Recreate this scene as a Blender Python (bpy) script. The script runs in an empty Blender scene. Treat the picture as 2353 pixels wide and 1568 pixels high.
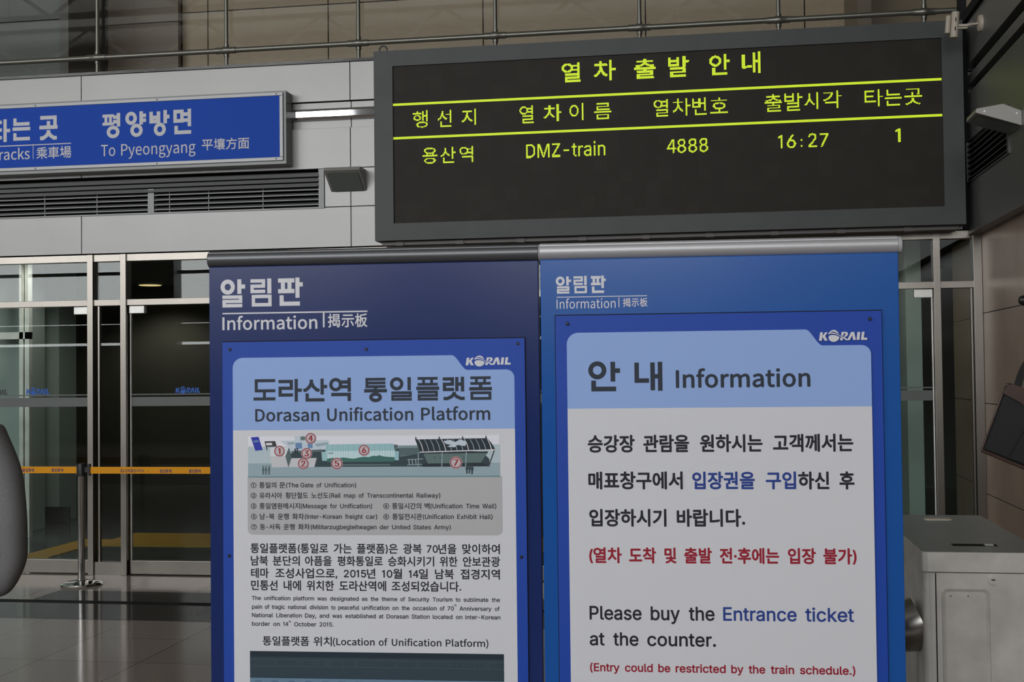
import bpy, bmesh, math, random
from mathutils import Vector, Matrix
from math import sin, cos, pi, radians

random.seed(7)
SC = bpy.context.scene
COL = SC.collection

# ------------------------------------------------------------------ camera
FOC, CX, CY, EYE = 2864.0, 1176.5, 784.0, 1.6          # focal length in pixels of the 2353 x 1568 frame
YAW, PITCH, ROLL = 0.161443, 0.025883, -0.011169
fw = Vector((-sin(YAW)*cos(PITCH), cos(YAW)*cos(PITCH), sin(PITCH)))
rt0 = Vector((cos(YAW), sin(YAW), 0)); up0 = rt0.cross(fw)
rt = rt0*cos(ROLL) + up0*sin(ROLL); upv = -rt0*sin(ROLL) + up0*cos(ROLL)
EYEP = Vector((0, 0, EYE))
cd = bpy.data.cameras.new('camera'); cam = bpy.data.objects.new('camera', cd); COL.objects.link(cam)
cd.sensor_width = 36; cd.lens = FOC/2353*36; cd.clip_start = .05; cd.clip_end = 200
m = Matrix((rt, upv, -fw)).transposed().to_4x4(); m.translation = EYEP; cam.matrix_world = m
SC.camera = cam

# ------------------------------------------------------------------ daylight and exposure
vs = SC.view_settings
SC.display_settings.display_device = 'sRGB'
vs.view_transform = 'Standard'; vs.look = 'None'; vs.exposure = 0.0; vs.gamma = 1; vs.use_curve_mapping = False
SKY = 7.4
w = bpy.data.worlds.new('overcast_sky'); SC.world = w; w.use_nodes = True
bg = w.node_tree.nodes['Background']; bg.inputs[0].default_value = (.97, .99, 1.0, 1); bg.inputs[1].default_value = SKY
SC.cycles.max_bounces = 10; SC.cycles.diffuse_bounces = 5; SC.cycles.glossy_bounces = 6; SC.cycles.transparent_max_bounces = 16
SC.cycles.use_denoising = True; SC.cycles.sample_clamp_indirect = 6
YW = 9.4755            # plane of the back wall
XR = 1.925              # right wall
FAC = -10.0            # window front behind the camera
HALL_L, CEIL = -24.0, 10.0
WIN_B, WIN_T = 3.55, 8.8
def portal(name, loc, rot, sx, sy):
    l = bpy.data.lights.new(name, 'AREA'); l.shape = 'RECTANGLE'; l.size = sx; l.size_y = sy
    l.cycles.is_portal = True
    o = bpy.data.objects.new(name, l); COL.objects.link(o); o.location = loc; o.rotation_euler = rot
    return o
portal('window_daylight', ((HALL_L+XR)/2, FAC-.3, (WIN_B+WIN_T)/2), (radians(90), 0, 0), XR-HALL_L, WIN_T-WIN_B)

# ------------------------------------------------------------------ helpers
def lin(c):
    c = c/255.0
    return c/12.92 if c <= .04045 else ((c+.055)/1.055)**2.4
def RGB(r, g, b): return (lin(r), lin(g), lin(b), 1)
MATS = {}
def mat(name, col, rough=.5, metal=0., spec=.5, noise=0., nscale=20., bump=0., bscale=60., coat=0., stretch=None):
    if name in MATS: return MATS[name]
    M = bpy.data.materials.new(name); M.use_nodes = True; nt = M.node_tree; b = nt.nodes['Principled BSDF']
    b.inputs['Base Color'].default_value = col; b.inputs['Roughness'].default_value = rough
    b.inputs['Metallic'].default_value = metal; b.inputs['Specular IOR Level'].default_value = spec
    if coat: b.inputs['Coat Weight'].default_value = coat; b.inputs['Coat Roughness'].default_value = .25
    if noise or bump:
        tc = nt.nodes.new('ShaderNodeTexCoord'); mp = nt.nodes.new('ShaderNodeMapping')
        nt.links.new(tc.outputs['Object'], mp.inputs[0])
        if stretch: mp.inputs['Scale'].default_value = stretch
    if noise:
        n = nt.nodes.new('ShaderNodeTexNoise'); n.inputs['Scale'].default_value = nscale; n.inputs['Detail'].default_value = 5
        nt.links.new(mp.outputs[0], n.inputs[0])
        r = nt.nodes.new('ShaderNodeMapRange'); r.inputs['From Min'].default_value = .3; r.inputs['From Max'].default_value = .7
        r.inputs['To Min'].default_value = 1-noise; r.inputs['To Max'].default_value = 1+noise
        nt.links.new(n.outputs[0], r.inputs[0])
        x = nt.nodes.new('ShaderNodeVectorMath'); x.operation = 'SCALE'; x.inputs[0].default_value = col[:3]
        nt.links.new(r.outputs[0], x.inputs['Scale']); nt.links.new(x.outputs[0], b.inputs['Base Color'])
    if bump:
        n = nt.nodes.new('ShaderNodeTexNoise'); n.inputs['Scale'].default_value = bscale; n.inputs['Detail'].default_value = 4
        nt.links.new(mp.outputs[0], n.inputs[0])
        bp = nt.nodes.new('ShaderNodeBump'); bp.inputs['Strength'].default_value = bump; bp.inputs['Distance'].default_value = .01
        nt.links.new(n.outputs[0], bp.inputs['Height']); nt.links.new(bp.outputs[0], b.inputs['Normal'])
    MATS[name] = M; return M
def glow(name, col, strength):
    if name in MATS: return MATS[name]
    M = mat(name, (.02, .02, .02, 1), .5); b = M.node_tree.nodes['Principled BSDF']
    b.inputs['Emission Color'].default_value = col; b.inputs['Emission Strength'].default_value = strength
    return M
def glass(name, tint, refl=1.0, rough=0.0):
    if name in MATS: return MATS[name]
    M = bpy.data.materials.new(name); M.use_nodes = True; nt = M.node_tree; nt.nodes.clear()
    out = nt.nodes.new('ShaderNodeOutputMaterial'); mix = nt.nodes.new('ShaderNodeMixShader')
    tr = nt.nodes.new('ShaderNodeBsdfTransparent'); tr.inputs[0].default_value = tint
    gl = nt.nodes.new('ShaderNodeBsdfGlossy'); gl.inputs['Roughness'].default_value = rough
    lw = nt.nodes.new('ShaderNodeLayerWeight')
    pw = nt.nodes.new('ShaderNodeMath'); pw.operation = 'POWER'; pw.inputs[1].default_value = 5
    ma = nt.nodes.new('ShaderNodeMath'); ma.operation = 'MULTIPLY_ADD'; ma.inputs[1].default_value = .96; ma.inputs[2].default_value = .042*refl
    nt.links.new(lw.outputs['Facing'], pw.inputs[0]); nt.links.new(pw.outputs[0], ma.inputs[0])
    nt.links.new(ma.outputs[0], mix.inputs[0]); nt.links.new(tr.outputs[0], mix.inputs[1]); nt.links.new(gl.outputs[0], mix.inputs[2])
    nt.links.new(mix.outputs[0], out.inputs[0])
    MATS[name] = M; return M

class Frame:
    """A vertical plane: local x along it, local y into the scene, local z up."""
    def __init__(s, o, a): s.o = Vector(o); s.a = a; s.R = Matrix.Rotation(a, 3, 'Z')
    def px(s, x, y, off=0.0):      # where the sight line of a photo pixel meets the plane local y = -off
        d = fw + rt*((x-CX)/FOC) - upv*((y-CY)/FOC)
        dl = s.R.transposed() @ d; ol = s.R.transposed() @ (EYEP - s.o)
        t = (-off - ol.y)/dl.y
        return ol.x + dl.x*t, ol.z + dl.z*t
WALL = Frame((0, YW, 0), 0)
def ray(x, y): return fw + rt*((x-CX)/FOC) - upv*((y-CY)/FOC)
def hit_y(x, y, Y): d = ray(x, y); return EYEP + d*(Y/d.y)
def hit_z(x, y, Z): d = ray(x, y); return EYEP + d*((Z-EYE)/d.z)
def hit_x(x, y, X): d = ray(x, y); return EYEP + d*(X/d.x)

BASE = {}
class MB:
    def __init__(s): s.v = []; s.f = []; s.m = []; s.sm = []
    def face(s, pts, mi=0, smooth=False):
        i = len(s.v); s.v += [tuple(p) for p in pts]; s.f.append(tuple(range(i, i+len(pts)))); s.m.append(mi); s.sm.append(smooth)
    def box(s, x0, x1, y0, y1, z0, z1, mi=0):
        if x0 > x1: x0, x1 = x1, x0
        if y0 > y1: y0, y1 = y1, y0
        if z0 > z1: z0, z1 = z1, z0
        i = len(s.v)
        s.v += [(x, y, z) for z in (z0, z1) for y in (y0, y1) for x in (x0, x1)]
        for f in ((0,2,3,1),(4,5,7,6),(0,1,5,4),(2,6,7,3),(0,4,6,2),(1,3,7,5)):
            s.f.append(tuple(i+k for k in f)); s.m.append(mi); s.sm.append(False)
    def prism(s, poly, axis, a0, a1, mi=0, smooth=False):
        """poly of 2D points extruded along axis ('x': poly is (y,z); 'y': poly is (x,z); 'z': poly is (x,y))"""
        def P(p, a): return {'x': (a, p[0], p[1]), 'y': (p[0], a, p[1]), 'z': (p[0], p[1], a)}[axis]
        n = len(poly); i = len(s.v)
        s.v += [P(p, a0) for p in poly] + [P(p, a1) for p in poly]
        s.f.append(tuple(range(i, i+n))); s.f.append(tuple(range(i+2*n-1, i+n-1, -1))); s.m += [mi, mi]; s.sm += [False, False]
        for k in range(n):
            s.f.append((i+k, i+n+k, i+n+(k+1) % n, i+(k+1) % n)); s.m.append(mi); s.sm.append(smooth)
    def flat(s, poly, y, mi=0):
        s.face([(p[0], y, p[1]) for p in poly], mi)
    def tube(s, pts, r, n=12, mi=0, caps=True):
        pts = [Vector(p) for p in pts]; rr = r if isinstance(r, (list, tuple)) else [r]*len(pts)
        rings = []; prev = None
        for k, p in enumerate(pts):
            t = (pts[min(k+1, len(pts)-1)] - pts[max(k-1, 0)]).normalized()
            if prev is None:
                a = Vector((0, 0, 1)) if abs(t.z) < .9 else Vector((1, 0, 0)); u = t.cross(a).normalized()
            else:
                u = (prev - t*prev.dot(t)).normalized()
            prev = u; v = t.cross(u); i = len(s.v)
            s.v += [tuple(p + (u*cos(2*pi*j/n) + v*sin(2*pi*j/n))*rr[k]) for j in range(n)]; rings.append(i)
        for a, b in zip(rings, rings[1:]):
            for j in range(n):
                s.f.append((a+j, a+(j+1) % n, b+(j+1) % n, b+j)); s.m.append(mi); s.sm.append(True)
        if caps:
            s.f.append(tuple(rings[0]+j for j in range(n-1, -1, -1))); s.f.append(tuple(rings[-1]+j for j in range(n))); s.m += [mi, mi]; s.sm += [False, False]
    def lathe(s, prof, c, n=32, mi=0):
        s.tube([(c[0], c[1], c[2]+h) for r, h in prof], [max(r, 1e-5) for r, h in prof], n, mi)
    def build(s, name, mats, parent=None, base=None, bevel=0, kind=None, shift=None):
        me = bpy.data.meshes.new(name)
        b = Vector(base if base else (BASE[parent.name] if parent is not None and parent.name in BASE else (0, 0, 0)))
        if shift: b = b - Vector(shift)
        me.from_pydata([tuple(Vector(v)-b) for v in s.v], [], s.f)
        if not isinstance(mats, (list, tuple)): mats = [mats]
        for M in mats: me.materials.append(M)
        for p, i, q in zip(me.polygons, s.m, s.sm): p.material_index = i; p.use_smooth = q
        me.validate(); me.update()
        if any(s.sm): me.set_sharp_from_angle(angle=radians(38))
        o = bpy.data.objects.new(name, me); COL.objects.link(o)
        if parent is not None: o.parent = parent; BASE[o.name] = tuple(b)
        elif base: o.location = base
        if kind: o['kind'] = kind
        if bevel:
            bv = o.modifiers.new('bevel', 'BEVEL'); bv.width = bevel; bv.segments = 3; bv.limit_method = 'ANGLE'; bv.angle_limit = radians(40)
            bv.harden_normals = False
        return o
def fixn(o):
    bm = bmesh.new(); bm.from_mesh(o.data); bmesh.ops.recalc_face_normals(bm, faces=bm.faces); bm.to_mesh(o.data); bm.free(); return o
def thing(name, label, cat, frame, base, group=None):
    """Empty at the thing's base; children's vertices are given in the frame's own coordinates."""
    o = bpy.data.objects.new(name, None); COL.objects.link(o); o.empty_display_size = .1
    o.location = frame.o + frame.R @ Vector(base); o.rotation_euler = (0, 0, frame.a)
    BASE[o.name] = tuple(base); return tag(o, label, cat, group)
def tag(o, label, cat, group=None):
    o['label'] = label; o['category'] = cat
    if group: o['group'] = group
    return o
WORLD = Frame((0, 0, 0), 0)

# ------------------------------------------------------------------ lettering
# outlines of the Latin letters and figures: advance|contour|contour..., 700 units to the cap height
FONT_S = {
 '(': '323|228,-187 282,-163 214,-20 174,136 160,297 174,457 214,612 282,756 228,781 153,634 105,474 88,297 105,119 153,-40',
 ')': '323|95,-187 170,-40 218,119 235,297 218,474 170,634 95,781 40,756 109,612 150,457 163,297 150,136 109,-20 40,-163',
 '-': '331|44,234 288,234 288,301 44,301',
 '0': '530|265,-12 381,28 456,149 483,352 456,554 381,673 265,712 150,673 74,554 48,352 74,149 150,28|265,58 196,89 149,185 132,352 149,519 196,614 265,644 335,614 382,519 399,352 382,185 335,89',
 '1': '530|84,0 468,0 468,73 328,73 328,700 261,700 197,671 116,650 116,595 241,595 241,73 84,73',
 '2': '530|42,0 482,0 482,75 288,75 174,69 318,220 414,366 449,507 424,616 353,687 244,712 164,700 97,664 38,610 89,561 131,602 180,631 234,642 306,624 349,575 363,503 329,375 223,227 42,52',
 '4': '530|325,0 407,0 407,193 500,193 500,263 407,263 407,700 310,700 19,250 19,193 325,193|325,263 110,263 269,501 326,605 329,605 325,477',
 '6': '530|287,-12 388,16 461,96 489,215 465,337 397,410 294,435 238,424 184,396 136,350 162,522 227,614 316,641 377,626 427,587 477,641 433,678 378,703 312,712 185,675 90,554 53,334 84,142 167,26|138,281 185,333 234,361 280,370 350,350 392,297 406,215 390,131 348,76 287,56 212,82 161,158',
 '7': '530|189,0 280,0 302,243 361,447 485,647 485,700 47,700 47,626 387,626 277,437 215,238',
 '8': '530|267,-12 382,12 458,76 486,168 469,251 426,310 369,352 369,357 411,399 446,457 461,526 438,622 372,687 269,711 171,688 103,626 77,533 91,466 125,413 172,371 172,368 110,323 63,258 44,174 73,78 152,12|315,380 237,416 179,464 157,533 188,615 268,646 332,629 373,585 387,521 369,447|268,53 193,69 141,115 121,181 134,244 168,298 218,340 310,299 377,248 403,171 386,109 339,68',
 ':': '265|133,372 177,391 196,439 177,487 133,506 88,487 70,439 88,391|133,-12 177,6 196,53 177,102 133,120 88,102 70,53 88,6',
 'D': '657|96,0 275,0 453,42 563,163 601,352 563,542 452,660 271,700 96,700|184,73 184,628 264,628 401,596 483,503 510,352 483,201 401,106 264,73',
 'I': '280|96,0 184,0 184,700 96,700',
 'L': '519|96,0 491,0 491,75 184,75 184,700 96,700',
 'M': '775|96,0 176,0 176,388 164,594 168,594 224,435 357,71 416,71 548,435 605,594 608,594 597,388 597,0 679,0 679,700 573,700 439,326 391,180 387,180 336,326 202,700 96,700',
 'P': '605|96,0 184,0 184,279 300,279 435,302 525,373 558,495 525,616 433,681 296,700 96,700|184,350 184,628 285,628 387,616 449,575 470,495 450,413 390,366 288,350',
 'T': '572|242,0 330,0 330,626 542,626 542,700 30,700 30,626 242,626',
 'U': '689|345,-12 473,16 562,111 596,288 596,700 511,700 511,286 488,154 429,85 345,65 262,85 203,154 181,286 181,700 94,700 94,288 127,111 216,16',
 'Z': '576|48,0 531,0 531,75 157,75 526,647 526,700 81,700 81,626 417,626 48,53',
 'a': '538|207,-12 269,-2 327,25 379,62 382,62 390,0 461,0 461,319 443,431 385,505 282,532 202,521 133,495 78,464 112,404 157,431 209,451 267,459 333,440 366,392 374,329 194,292 90,229 56,135 76,55 129,5|232,58 167,77 140,140 162,199 236,243 374,270 374,126 303,75',
 'c': '487|292,-12 353,-4 410,18 460,53 422,112 367,75 300,60 216,85 160,154 139,259 161,364 218,433 303,458 358,446 406,414 450,471 386,514 299,532 175,500 85,406 50,259 82,112 168,20',
 'e': '529|298,-12 363,-5 419,13 468,40 437,98 377,68 308,57 220,80 161,142 136,239 485,239 489,288 465,417 394,502 282,532 169,499 84,405 50,259 83,113 172,20|135,301 162,388 215,443 284,462 353,444 397,389 413,301',
 'f': '310|32,448 102,448 102,0 189,0 189,448 299,448 299,519 189,519 189,601 207,677 263,703 321,689 340,756 300,768 253,773 168,752 118,693 102,602 102,519 32,514',
 'g': '539|263,-239 402,-214 493,-149 525,-59 505,11 445,51 345,64 243,64 171,80 152,120 161,156 185,182 223,169 262,164 358,186 426,249 452,345 440,406 410,452 516,452 516,519 335,519 262,532 165,509 95,445 68,347 89,264 136,207 136,203 97,164 78,107 92,55 125,22 125,17 69,-36 49,-100 76,-176 151,-223|262,223 207,239 167,281 152,347 184,436 262,468 318,453 358,412 372,347 357,281 317,239|275,-179 194,-167 143,-136 125,-88 137,-43 178,0 244,-8 334,-8 413,-22 439,-74 419,-125 362,-163',
 'i': '263|88,0 176,0 176,519 88,519|132,626 174,641 190,684 174,724 132,740 90,724 74,684 90,641',
 'k': '527|88,0 174,0 174,137 271,250 423,0 518,0 322,309 495,519 397,519 178,245 174,245 174,760 88,760',
 'l': '271|180,-12 230,-5 218,62 200,60 183,69 176,97 176,760 88,760 88,103 109,18',
 'm': '884|88,0 176,0 176,376 244,436 306,456 360,441 392,396 402,317 402,0 489,0 489,376 558,436 620,456 674,441 706,396 716,317 716,0 803,0 803,329 786,440 734,508 647,532 586,519 529,484 475,433 446,486 399,520 331,532 272,520 218,488 170,443 168,443 159,519 88,519',
 'n': '583|88,0 176,0 176,376 246,436 317,456 373,441 405,396 415,317 415,0 502,0 502,329 485,440 433,508 344,532 278,520 221,488 170,443 168,443 159,519 88,519',
 'o': '579|289,-12 408,20 495,112 529,259 495,406 408,500 289,532 171,500 84,406 50,259 84,112 171,20|289,60 211,85 158,154 139,259 158,364 211,433 289,458 368,433 421,364 440,259 421,154 368,85',
 'r': '371|88,0 176,0 176,333 215,404 260,442 306,454 356,445 372,520 317,532 262,519 212,481 170,424 168,424 159,519 88,519',
 's': '447|223,-12 327,9 390,64 412,141 388,220 328,267 254,299 176,334 142,389 166,442 239,464 301,451 356,418 398,473 353,502 299,524 238,532 141,512 80,459 59,385 82,312 139,266 210,235 291,198 329,137 303,79 226,55 169,63 119,85 73,117 31,59 86,22 152,-3',
 't': '360|250,-12 300,-6 347,7 329,73 270,58 208,84 190,158 190,448 331,448 331,519 190,519 190,665 117,665 108,519 26,514 26,448 103,448 103,160 117,69 163,9',
 'v': '498|200,0 302,0 485,519 399,519 301,223 253,71 248,71 201,223 103,519 12,519',
 'y': '498|96,-223 184,-199 247,-135 290,-44 485,519 400,519 307,231 265,84 260,84 208,231 103,519 12,519 221,-1 209,-40 164,-120 93,-152 53,-143 35,-213',
}
FONT_H = {
 '(': '376|123,284 124,336 130,390 138,445 150,501 164,555 181,607 200,656 221,701 243,742 325,742 302,692 281,642 263,589 246,536 233,483 222,431 214,380 210,331 208,284 210,242 214,200 221,158 230,114 243,69 259,22 278,-26 300,-78 325,-132 243,-132 207,-64 177,5 153,75 136,145 126,215',
 ')': '376|51,-132 77,-77 99,-25 118,25 134,72 146,117 156,160 162,202 166,243 168,284 166,331 161,380 154,431 143,483 130,536 113,589 95,642 74,692 51,742 133,742 155,701 176,656 195,607 212,555 226,501 238,445 246,390 251,336 253,284 250,214 239,144 222,73 199,3 169,-65 133,-132',
 ',': '258|52,-164 93,98 188,98 116,-164',
 '-': '623|464,336 464,258 157,258 157,336',
 '.': '258|131,-6 107,-2 87,12 73,32 68,56 73,81 87,101 107,115 131,119 155,115 176,101 189,81 194,56 189,32 176,12 155,-2',
 '0': '623|312,-9 262,-5 218,10 179,33 145,66 117,107 95,156 79,213 69,278 66,350 69,421 79,486 95,543 118,593 146,634 179,667 219,690 263,705 312,709 361,705 405,690 444,667 478,634 506,593 529,543 545,486 554,421 558,350 554,278 545,213 529,156 507,107 479,66 445,33 406,10 361,-5|312,68 344,72 374,83 399,101 422,127 440,159 454,198 465,243 471,293 473,350 471,406 465,457 454,502 440,541 422,573 399,599 374,617 344,629 312,632 279,629 250,617 224,599 202,573 184,541 169,502 159,457 152,406 150,350 152,293 159,243 169,198 184,159 202,127 224,101 250,83 279,72',
 '1': '400|165,0 252,0 252,700 180,700 45,600 45,510 165,592',
 '2': '623|88,0 88,65 322,315 388,389 411,420 428,449 437,479 441,511 436,546 423,576 403,600 376,618 344,629 308,632 270,628 237,616 211,596 191,569 179,536 175,498 90,498 93,538 103,575 119,609 140,638 166,663 197,683 232,698 269,706 310,709 350,706 387,698 421,683 451,664 476,640 497,613 512,582 521,548 524,513 521,474 510,437 499,412 483,385 462,356 367,247 210,83 210,78 536,78 536,0',
 '3': '623|300,-9 258,-7 219,1 183,13 149,31 121,53 97,79 78,109 66,143 60,181 150,181 158,148 174,120 198,98 227,82 262,72 301,69 342,72 378,84 409,102 433,128 448,160 453,199 448,236 435,270 412,299 378,321 349,332 316,338 277,341 216,341 216,412 396,617 396,622 96,622 96,700 513,700 513,634 291,383 291,397 340,399 385,393 424,380 459,360 487,335 510,306 527,273 537,237 541,199 537,160 527,124 510,91 487,62 458,37 425,17 387,2 345,-6',
 '4': '530|325,0 407,0 407,193 500,193 500,263 407,263 407,700 310,700 19,250 19,193 325,193|325,263 110,263 272,510 325,600',
 '5': '623|304,-9 264,-7 227,2 193,15 162,34 136,56 114,83 97,112 87,145 82,179 168,179 175,149 190,122 211,100 238,83 270,72 304,69 344,74 380,89 410,112 432,144 446,181 451,223 449,252 442,279 432,304 408,336 378,361 341,376 300,381 265,378 230,369 200,356 176,338 93,348 132,700 504,700 504,622 207,622 184,415 187,415 213,433 244,447 279,456 316,459 347,457 376,451 404,442 430,428 454,412 475,393 493,370 509,345 521,318 531,289 536,258 538,225 535,181 524,141 508,104 485,71 457,44 425,21 388,4 348,-6',
 '6': '623|311,-9 270,-6 231,4 196,20 164,42 138,70 116,102 100,139 91,179 87,223 90,257 97,292 110,329 128,369 155,416 189,468 347,700 443,700 208,359 200,359 212,378 227,396 246,411 269,422 295,430 323,432 364,429 401,420 435,405 464,385 489,360 509,330 523,296 532,258 535,216 532,174 522,135 506,100 484,68 458,42 427,20 391,4 353,-6|311,67 350,72 383,86 411,109 432,140 446,176 451,216 446,258 432,294 411,323 383,346 350,360 311,365 273,360 239,346 211,324 190,294 176,259 172,218 176,176 190,140 211,109 239,86 273,72',
 '7': '623|133,0 445,617 445,622 86,622 86,700 537,700 537,617 227,0',
 '8': '623|311,-9 266,-7 224,2 187,16 153,35 125,58 102,85 85,116 75,150 71,186 73,215 79,243 89,268 111,303 139,332 173,352 210,364 210,367 178,379 150,398 128,424 110,454 100,487 97,523 100,558 109,590 124,619 145,645 171,667 201,685 234,699 271,707 311,709 351,707 388,699 421,685 451,667 476,645 497,619 513,590 522,558 525,523 522,487 512,454 494,424 472,398 445,379 413,367 413,364 450,352 483,332 511,303 533,268 543,243 549,215 552,186 548,150 538,116 521,85 498,58 469,35 436,16 398,2 357,-7|311,68 355,71 392,83 422,101 444,126 459,156 463,191 458,227 443,260 420,286 389,307 353,319 311,324 270,319 233,307 202,286 179,260 164,227 159,191 163,156 177,126 200,101 230,83 254,74 282,69|311,398 346,402 377,413 403,431 423,455 435,484 439,517 435,550 423,578 404,601 378,618 347,629 311,633 275,629 244,618 218,601 199,578 187,550 183,517 187,484 199,455 218,431 245,413 276,402',
 ':': '258|131,-6 107,-2 87,12 73,32 68,56 73,81 87,101 107,115 131,119 155,115 176,101 189,81 194,56 189,32 176,12 155,-2|131,373 107,377 87,391 73,411 68,435 73,459 87,480 107,493 131,498 155,493 176,480 189,459 194,435 189,411 176,391 155,377',
 'A': '660|23,0 277,700 380,700 637,0 544,0 395,416 363,512 319,658 337,658 293,510 262,416 117,0|151,195 151,273 509,273 509,195',
 'D': '691|83,0 83,700 310,700 375,695 433,681 485,658 530,626 567,586 596,538 618,483 631,420 635,351 631,282 618,219 596,163 566,115 528,75 482,42 429,19 369,5 301,0|171,78 296,78 349,82 397,93 437,111 472,136 500,167 521,205 537,249 546,297 549,351 546,405 537,453 522,496 500,533 473,564 440,589 400,607 355,618 304,622 171,622',
 'E': '576|83,0 83,700 513,700 513,622 171,622 171,393 489,393 489,315 171,315 171,78 516,78 516,0',
 'G': '716|370,-9 310,-5 255,10 206,35 162,68 125,109 95,159 73,216 60,280 55,350 60,420 73,484 95,541 125,591 162,632 205,665 254,690 307,705 365,709 401,708 435,702 468,693 500,680 528,665 555,646 579,624 600,600 618,573 633,544 645,513 653,480 561,480 549,512 533,541 513,566 490,587 464,605 434,617 401,625 365,627 325,624 287,613 252,595 221,570 194,539 172,501 156,456 146,406 142,350 146,293 156,243 172,199 194,161 222,130 253,105 289,87 328,76 370,73 408,76 442,84 474,98 502,117 526,141 545,170 559,202 568,239 571,279 598,274 389,274 389,352 658,352 658,275 654,220 641,170 620,125 592,86 558,53 518,26 473,6 423,-5',
 'H': '711|83,0 83,700 171,700 171,397 540,397 540,700 629,700 629,0 540,0 540,319 171,319 171,0',
 'I': '262|87,0 175,0 175,700 87,700',
 'K': '642|83,0 171,0 171,700 83,700|172,229 172,332 191,359 240,417 291,474 500,700 617,700 318,381 313,381|512,0 272,336 313,380 318,380 334,397 617,0',
 'L': '541|83,0 83,700 171,700 171,78 497,78 497,0',
 'M': '864|83,0 83,700 209,700 381,257 395,219 412,169 428,115 443,67 423,67 437,114 454,167 471,218 485,257 655,700 781,700 781,0 694,0 694,400 694,450 695,507 696,568 698,629 706,629 685,563 663,499 643,443 627,400 470,0 394,0 234,400 219,442 199,497 178,561 154,629 163,629 165,572 166,511 167,452 168,400 168,0',
 'N': '720|83,0 83,700 187,700 472,251 499,207 533,147 569,76 557,74 551,149 549,216 549,268 549,700 638,700 638,0 532,0 278,399 244,455 204,524 148,622 164,624 168,528 171,451 172,400 172,0',
 'O': '734|367,-9 309,-5 256,10 207,34 163,68 126,109 96,159 73,216 60,279 55,350 60,420 73,484 96,541 126,591 163,632 207,665 256,690 309,705 367,709 425,705 479,690 528,665 571,632 608,591 638,541 661,484 674,420 678,350 674,279 661,216 638,159 608,109 571,68 528,34 479,10 425,-5|367,73 408,76 446,87 481,105 512,129 540,160 562,198 579,243 589,293 592,350 589,407 579,457 562,502 540,540 512,571 481,595 446,613 408,624 367,627 327,624 289,613 253,595 222,571 195,539 172,501 156,457 146,406 142,350 146,293 156,243 172,198 195,161 222,129 253,105 289,87 327,76',
 'P': '612|83,0 83,700 324,700 374,697 419,687 457,671 490,649 516,622 536,591 551,556 559,519 562,478 559,438 551,400 536,365 516,334 490,307 457,285 419,269 374,259 324,256 171,256 171,0|171,334 320,334 354,336 384,342 409,352 438,375 458,404 470,439 474,478 470,518 458,552 438,581 408,603 383,614 354,620 319,622 171,622',
 'R': '618|83,0 83,700 325,700 375,697 420,688 458,672 491,651 517,626 537,596 552,562 560,525 563,484 560,444 552,407 537,373 517,344 490,319 458,299 440,291 589,0 486,0 342,273 325,272 171,272 171,0|171,351 321,351 355,353 385,358 410,367 439,387 459,413 471,446 475,484 471,523 459,557 439,584 409,605 384,614 355,620 320,622 171,622',
 'S': '614|308,-12 259,-9 215,-1 175,13 141,32 112,55 88,83 70,114 58,150 53,188 144,188 152,151 170,121 196,97 229,81 267,71 308,68 339,69 367,74 393,83 427,101 453,126 470,157 475,192 471,222 457,246 435,266 407,281 337,306 253,329 199,348 155,370 119,398 92,430 77,469 71,513 75,550 86,585 103,616 127,644 156,666 189,685 227,699 268,707 312,709 357,707 398,698 435,685 468,666 496,644 519,617 536,588 547,555 552,520 464,520 456,553 440,580 416,602 385,618 350,628 310,631 267,627 230,616 200,599 177,576 163,548 158,517 164,484 180,459 204,439 233,424 292,404 364,384 429,363 462,347 494,327 521,302 543,272 553,248 560,221 562,191 559,154 549,119 532,87 509,59 480,35 445,15 404,0 359,-9',
 'T': '617|44,622 44,700 574,700 574,622 353,622 353,0 265,0 265,622',
 'U': '712|356,-11 303,-8 255,3 212,21 174,45 142,75 117,110 98,149 86,192 83,238 83,700 171,700 171,245 174,213 181,183 194,156 211,131 232,110 257,93 287,81 320,73 356,71 393,73 426,81 455,93 480,110 501,131 518,156 530,183 538,213 540,245 540,700 629,700 629,238 625,192 614,149 595,110 570,75 538,45 500,21 457,3 409,-8',
 'W': '944|213,0 23,700 113,700 225,270 241,200 257,129 271,54 260,54 275,129 291,200 308,270 421,700 522,700 635,270 653,200 669,129 684,54 672,54 686,129 702,200 719,270 830,700 921,700 730,0 627,0 506,444 483,539 462,653 481,653 461,543 437,444 317,0',
 'Z': '603|57,0 57,64 376,530 421,592 469,654 479,625 393,622 307,622 55,622 55,700 546,700 546,635 232,177 184,111 134,46 124,75 209,78 295,78 550,78 550,0',
 'a': '536|220,-12 188,-10 158,-3 130,7 105,21 83,39 66,61 52,87 44,116 42,148 46,189 59,222 80,247 107,266 138,280 172,290 245,303 322,312 347,316 365,323 376,334 379,350 379,353 376,383 367,408 352,428 330,443 302,452 269,455 235,452 205,443 181,430 162,414 147,396 138,377 56,401 70,430 87,455 108,476 131,493 156,507 183,517 211,523 239,528 267,529 329,522 362,512 393,496 421,473 443,441 454,414 461,382 463,346 463,0 381,0 381,71 375,71 347,34 324,16 296,1 262,-8|234,62 278,67 314,81 342,102 362,128 375,158 379,190 379,261 357,250 318,242 276,236 241,231 185,218 161,207 142,192 130,171 126,144 130,120 140,99 157,83 179,72 205,65',
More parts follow.
